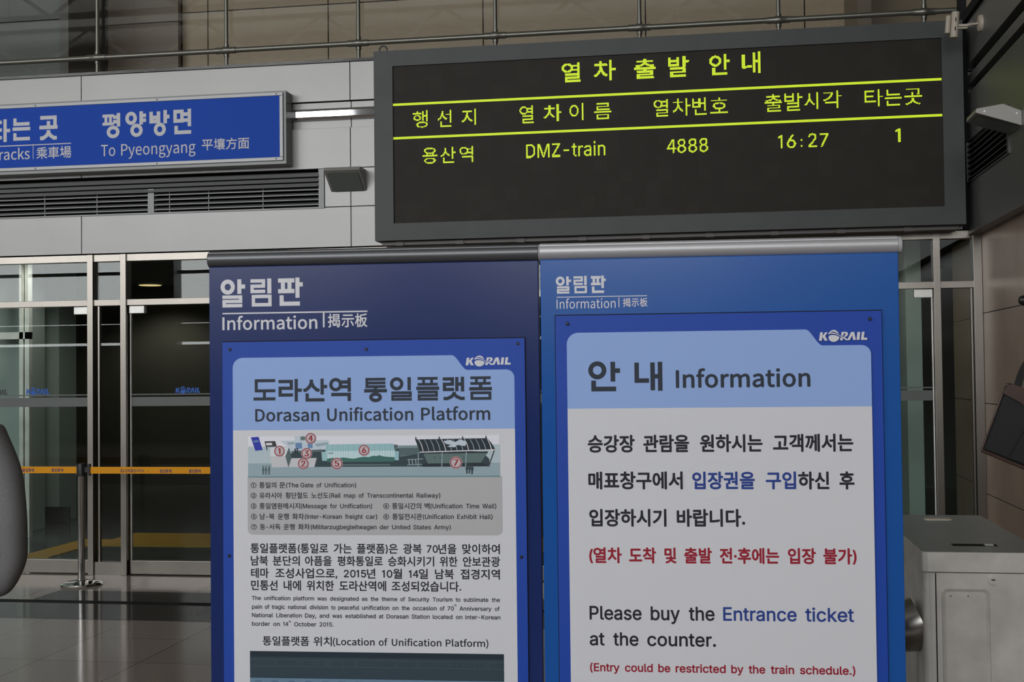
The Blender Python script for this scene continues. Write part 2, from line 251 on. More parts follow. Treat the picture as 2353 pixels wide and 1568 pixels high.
 'b': '584|316,-11 272,-7 237,5 210,23 190,43 163,81 154,81 154,0 72,0 72,700 156,700 156,439 163,439 189,476 209,495 236,513 271,525 315,529 357,525 396,514 431,496 461,471 488,440 509,403 524,360 534,312 537,260 534,207 525,159 509,116 488,79 462,47 431,22 396,4 358,-8|303,64 334,67 361,76 385,90 405,109 421,133 435,160 444,191 450,225 451,261 450,296 444,329 435,359 422,386 405,410 385,428 361,443 334,451 303,454 272,451 245,443 222,429 202,411 185,388 172,362 163,331 157,298 155,261 157,223 163,189 172,158 185,131 202,108 222,89 246,75 273,67',
 'c': '544|285,-11 240,-8 198,4 161,23 128,48 100,80 77,117 60,160 50,207 47,258 50,310 60,358 77,401 100,438 128,470 161,495 198,514 240,525 285,529 323,526 358,519 390,507 420,490 446,469 468,443 485,414 498,381 417,360 400,398 371,428 333,447 285,454 253,451 224,442 200,427 179,407 162,383 149,355 140,325 134,292 132,258 134,224 140,192 149,162 162,134 179,110 200,91 224,76 253,67 285,64 334,71 373,91 401,122 419,161 499,141 487,107 470,77 448,51 421,29 392,12 359,-1 323,-9',
 'd': '584|269,-11 227,-8 188,4 153,22 122,47 96,79 75,116 60,159 50,207 47,260 50,312 60,360 75,403 97,440 123,471 154,496 189,514 227,525 269,529 313,525 348,513 375,495 395,476 421,439 428,439 428,700 512,700 512,0 430,0 430,81 422,81 395,43 374,23 347,5 313,-7|281,64 311,67 338,75 362,89 382,108 399,131 412,158 421,189 427,223 429,261 427,298 422,331 412,362 399,388 383,411 362,429 339,443 312,451 281,454 250,451 223,443 199,428 179,410 162,386 149,359 140,329 134,296 132,261 134,225 140,191 149,160 162,133 179,109 200,90 224,76 251,67',
 'e': '556|292,-11 243,-8 200,4 161,23 127,48 99,79 77,117 60,159 50,206 47,257 50,308 60,356 76,399 98,437 126,468 158,494 196,514 237,525 282,529 311,527 338,523 366,515 392,503 416,488 439,469 460,446 477,419 491,388 502,352 509,312 511,267 511,233 132,233 134,208 141,175 152,146 167,121 186,101 208,85 233,73 261,66 292,63 322,66 349,73 373,84 393,100 409,121 420,145 502,125 486,87 461,54 440,35 416,19 389,6 359,-4 327,-9|133,304 426,304 424,311 419,342 410,369 389,405 361,432 326,449 282,454 252,452 225,444 201,431 172,405 150,371 136,332',
 'f': '349|314,522 314,450 9,450 9,522|111,0 111,594 116,635 132,669 156,695 186,714 221,725 258,729 306,725 334,717 313,645 296,649 268,652 235,647 212,633 199,609 195,576 195,0',
 'g': '585|285,-207 248,-206 214,-200 184,-192 145,-174 113,-152 88,-125 70,-95 140,-56 167,-91 187,-108 212,-121 245,-131 285,-134 324,-130 359,-120 388,-103 411,-79 424,-47 428,-8 428,94 421,94 394,57 374,38 347,22 312,10 268,7 228,10 190,20 155,37 124,60 98,89 76,124 60,165 50,211 47,263 50,315 60,361 76,404 97,440 123,471 155,496 190,514 228,525 270,529 314,525 349,513 376,496 397,476 423,439 431,439 431,522 513,522 513,-12 509,-55 499,-92 482,-124 459,-150 432,-171 400,-187 364,-198 326,-205|282,81 312,84 339,91 363,103 392,130 413,167 422,196 428,229 430,265 428,301 422,333 413,363 400,389 383,411 363,430 340,443 312,451 282,454 251,451 224,443 200,429 179,410 162,387 149,361 140,331 134,299 132,265 134,230 140,198 150,169 171,132 200,104 224,92 251,84',
 'h': '564|156,312 156,0 72,0 72,700 156,700 156,396 141,396 159,439 182,473 209,498 241,515 275,526 313,529 347,527 378,519 406,507 431,490 452,468 469,441 481,410 489,373 491,331 491,0 407,0 407,324 404,361 393,393 376,419 352,438 323,449 289,453 253,449 221,437 194,417 174,389 161,354',
 'i': '229|72,0 72,522 156,522 156,0|115,609 93,613 74,626 61,643 57,665 61,686 74,704 93,717 115,721 138,717 157,704 170,686 174,665 170,643 157,626 138,613',
 'k': '524|72,0 156,0 156,700 72,700|157,193 157,291 166,291 391,522 496,522 253,275 244,275|404,0 212,243 244,274 253,274 276,297 512,0',
 'l': '260|192,-3 155,0 125,10 102,28 85,51 76,81 72,116 72,700 156,700 156,136 159,105 165,86 179,75 201,71 221,72 233,75 249,4 222,-1',
 'm': '839|72,0 72,522 154,522 155,406 148,406 162,445 182,476 208,500 237,517 268,528 302,531 338,527 369,516 395,496 416,471 432,440 442,405 430,405 443,441 464,472 491,497 524,516 561,527 601,531 630,529 658,523 684,512 707,496 727,476 744,452 756,423 764,389 766,351 766,0 682,0 682,349 679,383 668,410 650,430 616,449 576,455 543,451 515,440 492,422 475,399 465,372 461,340 461,0 377,0 377,358 370,397 348,428 315,448 274,455 245,451 217,440 192,423 173,398 161,366 156,327 156,0',
 'n': '564|156,312 156,0 72,0 72,522 154,522 154,396 141,396 159,439 182,473 209,498 241,515 275,526 313,529 347,527 378,519 406,507 431,490 452,468 469,441 481,410 489,373 491,331 491,0 407,0 407,324 404,361 393,393 376,419 352,438 323,449 289,453 253,449 221,437 194,417 174,389 161,354',
 'o': '571|285,-11 240,-8 198,4 161,23 128,48 100,80 77,117 60,160 50,207 47,258 50,310 60,358 77,401 100,438 128,470 161,495 198,514 240,525 285,529 331,525 373,514 411,495 444,470 472,438 494,401 511,358 521,310 524,258 521,207 511,160 494,117 472,80 444,48 411,23 373,4 331,-8|285,64 318,67 347,76 372,91 393,110 410,134 423,162 432,192 437,224 439,258 437,292 432,325 423,355 410,383 393,407 372,427 347,442 318,451 285,454 253,451 224,442 200,427 179,407 162,383 149,355 140,325 134,292 132,258 134,224 140,192 149,162 162,134 179,110 200,91 224,76 253,67',
 'p': '584|72,-196 72,522 154,522 154,439 163,439 189,476 209,495 236,513 271,525 315,529 357,525 396,514 431,496 461,471 488,440 509,403 524,360 534,312 537,260 534,207 525,159 509,116 488,79 462,47 431,22 396,4 358,-8 316,-11 272,-7 237,5 210,23 190,43 163,81 156,81 156,-196|303,64 334,67 361,76 385,90 405,109 421,133 435,160 444,191 450,225 451,261 450,296 444,329 435,359 422,386 405,410 385,428 361,443 334,451 303,454 272,451 245,443 222,429 202,411 185,388 172,362 163,331 157,298 155,261 157,223 163,189 172,158 185,131 202,108 222,89 246,75 273,67',
 'r': '357|72,0 72,522 154,522 154,442 159,442 179,477 210,505 235,519 263,527 293,529 315,529 335,528 335,443 316,446 285,448 250,444 219,433 193,415 173,390 161,360 156,326 156,0',
 's': '502|250,-11 216,-10 184,-4 154,5 128,17 105,33 85,52 69,75 57,101 49,130 129,147 145,109 171,83 206,68 249,62 283,65 312,73 336,86 361,111 369,141 364,166 350,187 325,202 292,213 205,234 162,247 127,265 99,286 80,312 68,342 64,377 67,406 76,432 89,456 108,477 131,495 158,510 189,520 222,527 257,529 291,527 322,522 349,513 384,493 411,467 432,435 446,399 369,381 355,409 334,434 302,452 258,458 215,452 180,436 157,412 149,381 155,355 171,335 198,319 236,307 316,288 359,275 394,257 421,236 440,210 452,181 456,147 453,117 444,90 430,65 410,43 386,24 358,9 325,-2 289,-9',
 't': '313|280,522 280,450 9,450 9,522|89,648 173,648 173,134 177,105 187,84 206,73 234,69 255,70 278,74 293,2 264,-4 232,-6 190,-2 155,10 127,29 106,56 93,89 89,128',
 'u': '564|251,-7 217,-5 186,3 158,15 133,32 112,54 95,81 82,113 75,150 72,191 72,522 156,522 156,198 160,161 171,129 188,103 212,84 241,73 275,69 311,73 343,85 369,105 390,133 403,168 407,210 407,522 491,522 491,0 410,0 410,126 423,126 404,83 381,48 354,23 322,6 288,-4',
 'v': '536|224,0 24,522 116,522 227,213 257,120 283,29 253,29 279,120 308,213 420,522 511,522 311,0',
 'w': '780|189,0 31,522 120,522 184,294 212,188 241,57 227,57 255,185 284,294 347,522 436,522 498,294 525,187 553,57 538,57 568,186 597,294 661,522 749,522 591,0 507,0 439,236 419,310 400,386 381,465 400,465 381,386 361,309 341,236 273,0',
 'x': '521|29,0 236,300 235,235 39,522 138,522 203,420 247,349 285,283 241,283 279,349 321,420 388,522 484,522 287,232 287,295 492,0 395,0 318,117 275,187 238,250 281,250 245,187 204,117 126,0',
 'y': '536|65,-191 85,-118 98,-120 122,-124 143,-122 162,-115 179,-102 194,-80 207,-49 224,-2 24,522 116,522 227,213 257,119 283,29 253,29 279,120 308,213 420,522 511,522 281,-80 263,-117 243,-147 219,-170 192,-187 161,-196 126,-200 89,-197',
 'z': '523|57,0 57,63 350,440 350,444 66,444 66,522 458,522 458,455 173,83 173,78 466,78 466,0',
}
_g = {}
LAYK = [1.0]      # lettering far from the eye is laid with thicker films
def _mesh2d(o):
    COL.objects.link(o); bpy.context.view_layer.update()
    ev = o.evaluated_get(bpy.context.evaluated_depsgraph_get()); me = ev.to_mesh(); me.calc_loop_triangles()
    v = [(q.co.x, q.co.y) for q in me.vertices]; t = [tuple(q.vertices) for q in me.loop_triangles]
    ev.to_mesh_clear(); d = o.data; bpy.data.objects.remove(o); bpy.data.curves.remove(d)
    return v, t
def _box(v):
    xs = [q[0] for q in v]; ys = [q[1] for q in v]
    return min(xs), max(xs), min(ys), max(ys)
def _builtin(word):
    if ('b', word) in _g: return _g['b', word]
    c = bpy.data.curves.new('word', 'FONT'); c.body = word; c.size = 1; c.resolution_u = 4; c.fill_mode = 'FRONT'
    _g['b', word] = _mesh2d(bpy.data.objects.new('word', c)); return _g['b', word]
def _latin(ch, font):
    if (font, ch) in _g: return _g[font, ch]
    parts = {'S': FONT_S, 'H': FONT_H}[font][ch].split('|')
    c = bpy.data.curves.new('letter', 'CURVE'); c.dimensions = '2D'; c.fill_mode = 'FRONT'
    for p in parts[1:]:
        pts = [tuple(float(k) for k in q.split(',')) for q in p.split()]
        sp = c.splines.new('POLY'); sp.points.add(len(pts)-1); sp.use_cyclic_u = True
        for k, q in enumerate(pts): sp.points[k].co = (q[0]/1000, q[1]/1000, 0, 1)
    v, t = _mesh2d(bpy.data.objects.new('letter', c)); _g[font, ch] = (v, t, float(parts[0])/1000); return _g[font, ch]
def glyphs(word, font='H'):
    """vertices, triangles and ink box of a word; Hangul and Hanja come from the built-in font"""
    if (word, font, 0) in _g: return _g[word, font, 0]
    tab = {'S': FONT_S, 'H': FONT_H}[font]
    runs = []
    for ch in word:
        k = ch in tab
        if runs and runs[-1][0] == k: runs[-1][1] += ch
        else: runs.append([k, ch])
    tb = _box(_builtin('통')[0]); hh = tb[3]-tb[2]; k_ = .745*hh/.7; base = tb[2]+.13*hh
    V, T, x = [], [], 0.0
    pure = all(r[0] for r in runs)
    for k, run in runs:
        if k:
            for ch in run:
                v, t, adv = _latin(ch, font); i = len(V); sc = 1 if pure else k_
                V += [(x+q[0]*sc, (0 if pure else base)+q[1]*sc) for q in v]; T += [tuple(i+j for j in q) for q in t]; x += adv*sc
        else:
            v, t = _builtin(run); b = _box(v); i = len(V); x += .03*hh
            V += [(x+q[0]-b[0], q[1]) for q in v]; T += [tuple(i+j for j in q) for q in t]; x += b[1]-b[0]+.05*hh
    _g[word, font, 0] = (V, T) + _box(V); return _g[word, font, 0]
LAY = 2.5e-5
def words(mb, fr, off, items, at, ref='통', bold=0.0, mi=0, sink=None, font='H'):
    """items: (word, left px, right px); at = (x, top, bottom) pixels of the reference glyph at the left end"""
    x, yt, yb = at; r = glyphs(ref, font)
    tb = glyphs('통')
    zt, zb = fr.px(x, yt, off)[1], fr.px(x, yb, off)[1]
    s = (zt-zb)/(r[5]-r[4] + 2*bold); zbase = zb - (r[4]-bold)*s
    s0, zbase0 = s, zbase
    for wd, p0, p1 in items:
        g = glyphs(wd, font); ym = (yt+yb)/2; s, zbase = s0, zbase0
        if ref == '통' and all(ch in FONT_H for ch in wd):     # pure Latin word inside a Korean line
            hh = tb[5]-tb[4]; s = s0*.745*hh/.7; zbase = zbase0 + (tb[4]+.13*hh)*s0
        x0, x1 = fr.px(p0, ym, off)[0], fr.px(p1, ym, off)[0]
        bx = bold*s; sx = (x1-x0-2*bx)/(g[3]-g[2])
        sh = [(0, 0)]
        if bold: sh = [(bx*cos(k*pi/4), bold*s*sin(k*pi/4)) for k in range(8)] + [(0, 0)]
        for k, (dx, dz) in enumerate(sh):
            pts = [(x0+bx+(v[0]-g[2])*sx+dx, zbase+v[1]*s+dz) for v in g[0]]
            if sink is not None:
                sink.append((pts, g[1])); continue
            i = len(mb.v); y = -off-k*LAY*LAYK[0]
            mb.v += [(p[0], y, p[1]) for p in pts]
            for t in g[1]: mb.f.append((i+t[0], i+t[1], i+t[2])); mb.m.append(mi); mb.sm.append(False)

# heavy square signage syllables, drawn as strokes: jamo in boxes (x0,z0,x1,z1) of 100
SYL = {
 '알': [('O',0,46,58,100),('A',68,48,100,100),('R',7,0,88,43)],
 '림': [('R',0,48,70,98),('I',79,46,100,100),('M',6,0,100,42)],
 '판': [('P',0,45,66,98),('A',70,28,100,100,.66),('N',6,0,88,38)],
 '안': [('O',0,40,57,100),('A',70,32,100,98,.55),('N',9,0,87,36)],
 '내': [('N',0,28,52,98),('E',57,0,100,100)],
 '도': [('D',6,38,100,100),('o',0,0,100,48)],
 '라': [('R',0,22,62,96),('A',69,0,100,100)],
 '산': [('S',0,42,68,96),('A',72,30,100,100),('N',9,0,88,36)],
 '역': [('O',0,42,60,100),('y',56,40,100,100),('G',9,0,100,36)],
 '통': [('T',6,58,94,100),('o',0,40,100,62),('O',22,0,78,41)],
 '일': [('O',0,44,62,100),('I',80,44,97,100),('R',6,0,100,40)],
 '플': [('P',6,63,94,100),('u',0,44,100,60),('R',6,0,94,42)],
 '랫': [('R',0,38,52,98),('E',57,36,98,100),('S',3,0,100,34)],
 '폼': [('P',5,64,95,100),('o',0,40,100,66),('M',5,0,97,36)],
 '평': [('P',0,52,64,96),('y',60,46,100,100),('O',24,0,96,50)],
 '양': [('O',0,48,56,100),('Y',68,48,100,100),('O',24,0,84,52)],
 '방': [('B',0,50,54,96),('A',70,48,100,100),('O',22,0,82,52)],
 '면': [('M',0,46,58,98),('y',56,30,100,100),('N',6,0,100,34)],
 '타': [('T',0,12,58,95),('A',66,0,100,100)],
 '는': [('N',4,66,96,100),('u',0,44,100,60),('N',4,0,98,34)],
 '곳': [('G',5,56,95,100),('o',0,44,100,78),('S',4,0,96,40)],
}
def strokes(j, x0, z0, x1, z1, w, tick=.5):
    h = w/2; l, r, b, t = x0+h, x1-h, z0+h, z1-h; mx, mz = (x0+x1)/2, (z0+z1)/2
    if j == 'R': return [[(x0,t),(r,t),(r,mz),(l,mz),(l,b),(x1,b)]]
    if j == 'M': return [[(l,z0),(l,t),(r,t),(r,b),(l+h,b)]]
    if j == 'N': return [[(l,z1),(l,b),(x1,b)]]
    if j == 'G': return [[(x0,t),(r,t),(r,z0)]]
    if j == 'D': return [[(x1,t),(l,t),(l,b),(x1,b)]]
    if j == 'T': return [[(x1,t),(l,t),(l,b),(x1,b)], [(l,mz),(x1,mz)]]
    if j == 'P':
        a, c = x0+(x1-x0)*.3, x0+(x1-x0)*.7
        return [[(x0,t),(x1,t)],[(x0,b),(x1,b)],[(a,t),(a,b)],[(c,t),(c,b)]]
    if j == 'B': return [[(l,z1),(l,z0)],[(r,z1),(r,z0)],[(l,mz),(r,mz)],[(l,b),(r,b)]]
    if j == 'A': zt = z0+(z1-z0)*tick; return [[(l,z1),(l,z0)],[(l,zt),(x1,zt)]]
    if j == 'Y': return [[(l,z1),(l,z0)]] + [[(l,z0+(z1-z0)*k),(x1,z0+(z1-z0)*k)] for k in (.68,.32)]
    if j == 'y': return [[(r,z1),(r,z0)]] + [[(x0,z0+(z1-z0)*k),(r,z0+(z1-z0)*k)] for k in (.70,.36)]
    if j == 'I': return [[(mx,z1),(mx,z0)]]
    if j == 'E': return [[(l,z1-.02*(z1-z0)),(l,z0+.02*(z1-z0))],[(r,z1),(r,z0)],[(l,mz),(r,mz)]]
    if j == 'o': return [[(mx,z1),(mx,b)],[(x0,b),(x1,b)]]
    if j == 'u': return [[(x0,mz),(x1,mz)]]
    if j == 'S':
        H = z1-z0
        L = [(mx,z1),(mx-.01*(x1-x0),z0+.72*H),(mx-.12*(x1-x0),z0+.42*H),(x0+.17*(x1-x0),z0+.16*H),(x0,z0+h*.9)]
        return [L, [(2*mx-p[0], p[1]) for p in L]]
    return []
def stroke_quads(pts, w):
    n = len(pts); L = []; Rr = []
    for k in range(n):
        p = Vector(pts[k])
        d0 = (p-Vector(pts[k-1])).normalized() if k else None
        d1 = (Vector(pts[k+1])-p).normalized() if k < n-1 else None
        if d0 is None: d0 = d1
        if d1 is None: d1 = d0
        n0 = Vector((-d0.y, d0.x)); n1 = Vector((-d1.y, d1.x)); mm = (n0+n1)
        mm = mm.normalized() if mm.length > 1e-6 else n0
        q = mm*(w/2/max(.3, mm.dot(n0)))
        L.append(p+q); Rr.append(p-q)
    return [(L[k], Rr[k], Rr[k+1], L[k+1]) for k in range(n-1)]
def syllable(mb, ch, x0, x1, z0, z1, wfrac, y, mi=0):
    W, H = x1-x0, z1-z0; wd = wfrac*H; k = 0
    for e in SYL[ch]:
        bx = (x0+W*e[1]/100, z0+H*e[2]/100, x0+W*e[3]/100, z0+H*e[4]/100); yy = y-k*LAY*2*LAYK[0]
        if e[0] == 'O':
            cx, cz, rx, rz = (bx[0]+bx[2])/2, (bx[1]+bx[3])/2, (bx[2]-bx[0])/2, (bx[3]-bx[1])/2; N = 36
            for a in range(N):
                t0, t1 = 2*pi*a/N, 2*pi*(a+1)/N
                mb.face([(cx+rx*cos(t0),yy,cz+rz*sin(t0)),(cx+rx*cos(t1),yy,cz+rz*sin(t1)),(cx+(rx-wd)*cos(t1),yy,cz+(rz-wd)*sin(t1)),(cx+(rx-wd)*cos(t0),yy,cz+(rz-wd)*sin(t0))], mi)
            k += 1
        else:
            wj = wd if e[0] not in 'RMTPD' or (e[4]-e[2]) > 50 else wd*.82
            for st in strokes(e[0], *bx, wj, *(e[5:6])):
                for q in stroke_quads(st, wj):
                    mb.face([(p.x, yy, p.y) for p in q], mi)
                k += 1; yy = y-k*LAY*2*LAYK[0]
def heavy(mb, fr, off, items, wfrac, mi=0):
    """items: (syllable, x0, x1, top, bottom) in pixels"""
    for ch, p0, p1, yt, yb in items:
        ym = (yt+yb)/2
        x0, x1 = fr.px(p0, ym, off)[0], fr.px(p1, ym, off)[0]
        syllable(mb, ch, x0, x1, fr.px(p0, yb, off)[1], fr.px(p0, yt, off)[1], wfrac, -off, mi)
def word_parts(name, fr, off, items, at, material, parent, shift=None, **k):
    for it in items:
        mb = MB(); words(mb, fr, off, [it], at, **k); mb.build(name, material, parent, shift=shift)
def heavy_part(name, fr, off, items, wf, material, parent, shift=None):
    mb = MB(); heavy(mb, fr, off, items, wf); mb.build(name, material, parent, shift=shift)
LOGO = [
 [(355,330),(448,330),(410,610),(312,610)],
 [(525,330),(612,330),(520,452),(607,610),(505,610),(428,480),(440,440)],
 [(612,408),(650,345),(700,295),(750,264),(800,250),(845,254),(880,266),(920,292),(955,332),(990,392),(930,362),(860,325),(800,309),(765,311),(735,325),(690,352)],
 [(612,408),(645,380),(690,358),(760,342),(810,345),(870,362),(940,395),(1050,455),(1160,492),(1225,535),(1290,572),(1345,598),(1215,600),(1120,520),(1020,462),(930,415),(840,388),(740,378),(670,388)],
 [(632,490),(650,460),(690,432),(760,420),(850,428),(930,450),(1000,490),(990,540),(970,575),(940,605),(870,645),(800,655),(730,640),(690,617),(660,585),(638,545)],
 [(1035,500),(1120,530),(1110,600),(1018,600)],
 [(1078,320),(1230,320),(1268,334),(1288,362),(1290,405),(1262,450),(1215,490),(1160,478),(1150,460),(1185,442),(1202,405),(1195,375),(1150,365),(1135,450),(1052,440)],
 [(1395,325),(1500,325),(1550,590),(1455,590),(1430,430),(1345,598),(1270,570)],
 [(1605,325),(1700,325),(1670,590),(1570,590)],
 [(1755,320),(1845,320),(1815,520),(1932,520),(1925,592),(1715,592)]]
def logo(mb, fr, off, x0, x1, yt, yb, mi=0):
    """yt/yb: top and bottom of the letters at the left end, pixels"""
    X0, X1 = fr.px(x0, yt, off)[0], fr.px(x1, yt, off)[0]; Z1, Z0 = fr.px(x0, yt, off)[1], fr.px(x0, yb, off)[1]
    for k, P in enumerate(LOGO):
        mb.flat([(X0+(X1-X0)*(p[0]-312)/1620, Z0+(Z1-Z0)*(608-(p[1]+12*(p[0]-312)/1620))/280) for p in P], -off-k*LAY, mi)
def rule(mb, fr, off, x0, x1, y, th, mi=0):
    a, b = fr.px(x0, y, off), fr.px(x1, y, off)[0]; t = fr.px(x0, y+th, off)[1]
    mb.flat([(a[0], t), (b, t), (b, a[1]), (a[0], a[1])], -off, mi)
def rect(mb, fr, off, x0, x1, yt, yb, mi=0):
    """pixels; y measured at the left edge"""
    a = fr.px(x0, yt, off); b = fr.px(x1, yt, off)[0]; z = fr.px(x0, yb, off)[1]
    mb.flat([(a[0], z), (b, z), (b, a[1]), (a[0], a[1])], -off, mi)

# ------------------------------------------------------------------ materials
panel_m = mat('silver_composite_panel', (.285, .28, .275, 1), .42, .75, noise=.03, nscale=2)
panel_r = panel_m
gap_m = mat('dark_joint', (.02, .02, .022, 1), .7, spec=.1)
steel = mat('brushed_stainless', (.31, .285, .255, 1), .30, 1, noise=.05, nscale=6, stretch=(1, 1, .15))
steel_b = mat('worn_stainless', (.84, .83, .79, 1), .36, .3, noise=.12, nscale=9)
lid_m = mat('dark_satin_steel', (.34, .365, .365, 1), .35, .45, noise=.06, nscale=8)
chrome = mat('polished_chrome', (.72, .71, .69, 1), .07, 1)
mirror = mat('mirror_strip', (.80, .80, .80, 1), .05, 1, bump=.06, bscale=3)
pipe_m = mat('galvanised_pipe', (.22, .215, .185, 1), .38, .8)
tile_u = mat('beige_stone_cladding', (.37, .30, .205, 1), .35, 0, noise=.05, nscale=4, stretch=(1, 1, 6))
stone_r = mat('brown_stone_cladding', (.36, .265, .20, 1), .3, 0, noise=.10, nscale=3)
teal_w = mat('grey_green_panel', (.52, .60, .57, 1), .45, 0)
dark_w = mat('dark_interior', (.10, .10, .095, 1), .6)
ext_w = mat('window_wall_dark', (.10, .10, .10, 1), .5)
white_w = mat('pale_hall_paint', (.55, .55, .53, 1), .6)
black_p = mat('black_plastic', (.018, .018, .018, 1), .45)
led_fr = mat('grey_painted_steel', (.050, .053, .054, 1), .5, noise=.10, nscale=5)
door_gl = glass('door_glass', (.80, .85, .83, 1), .75)
scr_gl = glass('screen_glass', (.96, .96, .95, 1), .8)

# ------------------------------------------------------------------ setting
def granite():
    M = mat('polished_granite', (.17, .155, .14, 1), .11, spec=.045); nt = M.node_tree; b = nt.nodes['Principled BSDF']
    tc = nt.nodes.new('ShaderNodeTexCoord'); mp = nt.nodes.new('ShaderNodeMapping'); mp.inputs['Location'].default_value = (3.82, .05, 0)
    nt.links.new(tc.outputs['Object'], mp.inputs[0])
    br = nt.nodes.new('ShaderNodeTexBrick'); br.offset = 0; br.inputs['Scale'].default_value = 1
    br.inputs['Brick Width'].default_value = .605; br.inputs['Row Height'].default_value = .605
    br.inputs['Mortar Size'].default_value = .0035; br.inputs['Mortar Smooth'].default_value = .2
    br.inputs['Color1'].default_value = (.30, .255, .228, 1); br.inputs['Color2'].default_value = (.27, .23, .205, 1); br.inputs['Mortar'].default_value = (.11, .09, .08, 1)
    nt.links.new(mp.outputs[0], br.inputs[0])
    n = nt.nodes.new('ShaderNodeTexNoise'); n.inputs['Scale'].default_value = 140; n.inputs['Detail'].default_value = 3
    nt.links.new(tc.outputs['Object'], n.inputs[0])
    r = nt.nodes.new('ShaderNodeMapRange'); r.inputs[1].default_value = .35; r.inputs[2].default_value = .65; r.inputs[3].default_value = .72; r.inputs[4].default_value = 1.28
    nt.links.new(n.outputs[0], r.inputs[0])
    x = nt.nodes.new('ShaderNodeVectorMath'); x.operation = 'SCALE'
    nt.links.new(br.outputs[0], x.inputs[0]); nt.links.new(r.outputs[0], x.inputs['Scale']); nt.links.new(x.outputs[0], b.inputs['Base Color'])
    return M
mb = MB(); mb.box(HALL_L, XR+.3, FAC-.2, YW+.02, -.2, 0); mb.build('floor', granite(), kind='structure')
band_m = mat('dark_granite', (.062, .060, .057, 1), .10, noise=.15, nscale=90, spec=.02)
mb = MB(); mb.box(-4.91, XR-.02, 8.385, 8.77, 0, .0015); mb.box(HALL_L, XR-.02, 7.74, 8.27, 0, .0015)
mb.build('trim_1', band_m, kind='structure')
mb = MB(); mb.box(-5.2, XR-.02, 8.27, 8.385, 0, .0012); mb.build('trim_2', gap_m, kind='structure')
# hall shell behind the camera: dark lower front with slit windows, high windows above
mb = MB(); mb.box(HALL_L-.2, 4.2, FAC-.2, YW+5, CEIL, CEIL+.2); ceiling = mb.build('ceiling', white_w, kind='structure')
mb = MB()
for k in range(4):
    y = -7.5+k*4.2; zc, zt = 8.7, 9.7
    mb.tube([(HALL_L, y, zc), (XR, y, zc)], .07, 8); mb.tube([(HALL_L, y, zt), (XR, y, zt)], .07, 8)
    x = HALL_L; up = True
    while x < XR-1.4:
        mb.tube([(x, y, zc if up else zt), (x+1.4, y, zt if up else zc)], .045, 8); x += 1.4; up = not up
mb.build('truss', white_w, ceiling)
mb = MB(); mb.box(HALL_L-.2, HALL_L, FAC-.2, 18, 0, CEIL); mb.build('wall_left', white_w, kind='structure')
mb = MB()
mb.box(HALL_L, XR, FAC-.2, FAC, 0, 2.40); mb.box(HALL_L, XR, FAC-.2, FAC, 2.47, 2.92); mb.box(HALL_L, XR, FAC-.2, FAC, 2.945, WIN_B); mb.box(XR, 4.2, FAC-.2, FAC, 0, CEIL)
mb.box(HALL_L, XR, FAC-.2, FAC, WIN_T, CEIL)
front = mb.build('wall_front', ext_w, kind='structure')
mb = MB()
x = -23.0
while x < XR:
    mb.box(x, x+.12, FAC-.15, FAC-.05, WIN_B, WIN_T); x += 1.9
for z in (4.2, 5.6, 7.2): mb.box(HALL_L, XR, FAC-.15, FAC-.05, z-.04, z+.04)
for x in (-19.6, -14.3, -8.6, -2.9): mb.box(x, x+1.2, FAC-.25, FAC+.2, 0, WIN_T)
mb.build('window_1', ext_w, kind='structure')

# right wall: stone below, silver panels with a recessed strip above
mb = MB(); zsm = [0, .69, 1.345, 1.997, 2.64]
for z0, z1 in zip(zsm, zsm[1:]):
    for y0, y1 in ((YW-1.06, YW), (YW-2.2, YW-1.06), (YW-3.4, YW-2.2), (YW-4.6, YW-3.4), (YW-5.8, YW-4.6), (FAC, YW-5.8)):
        mb.box(XR, XR+.1, y0+.0008, y1-.0008, z0+.003, z1-.003)
mb.box(XR+.004, XR+.3, FAC, YW+.1, 0, 2.64, 1)
mb.build('wall_right', [stone_r, gap_m], kind='structure')
XU = 1.835
mb = MB()
RZ = [(2.625, 3.0), (3.20, 3.52), (3.79, 3.93)]
mb.box(XU, XU+.3, FAC, YW, 2.575, 2.945); mb.box(XU, XU+.3, FAC, YW-1.34, 2.945, 3.245)
mb.box(XU, XU+.3, FAC, YW, 3.245, 3.585); mb.box(XU, XU+.3, FAC, YW, 3.79, 4.10)
mb.box(XU+.09, XU+.3, FAC, YW, 3.585, 3.79, 1); mb.box(XU-.03, XU+.10, FAC, YW+.1, 4.10, 4.17, 1)
mb.box(XU+.14, XU+.3, YW-1.34, YW, 2.945, 3.245, 1)
mb.build('trim_3', [panel_r, gap_m], kind='structure')
mb = MB(); mb.box(1.795, XU+.01, YW-.04, YW+.05, 2.612, 4.6); mb.build('trim_16', gap_m, kind='structure')
mb = MB(); mb.box(XU+.005, XU+.12, FAC, YW-.02, 3.65, 3.72); mb.build('trim_4', panel_r, kind='structure')

# back wall: silver panels over the doors
sx1, sx2 = WALL.px(187, 380)[0], WALL.px(805, 300)[0]
G = .0035
mb = MB()
def prow(z0, z1, xs, y0=YW, y1=YW+.05):
    for a, b in zip(xs, xs[1:]): mb.box(a+G, b-G, y0, y1, z0+G, z1-G)
XS = [HALL_L, -12.5, -9.8, -7.4, sx1, sx2, -.55, XU+.06]
prow(2.612, 2.932, XS)
LX1 = WALL.px(745.5, 430)[0]                         # right end of the grille
prow(2.932, 3.238, [LX1, sx2, -.55, XU+.06])
prow(2.932, 3.238, [HALL_L, -12.5, -9.8, -8.2])
prow(3.238, 3.562, XS)
prow(3.774, 4.082, XS)
mb.box(HALL_L, XU+.06, YW+.045, YW+.2, 2.612, 2.93, 1); mb.box(HALL_L, XU+.06, YW+.045, YW+.2, 3.24, 4.08, 1)
mb.box(LX1, XU+.06, YW+.045, YW+.2, 2.9, 3.26, 1); mb.box(HALL_L, -8.2, YW+.045, YW+.2, 2.9, 3.26, 1)
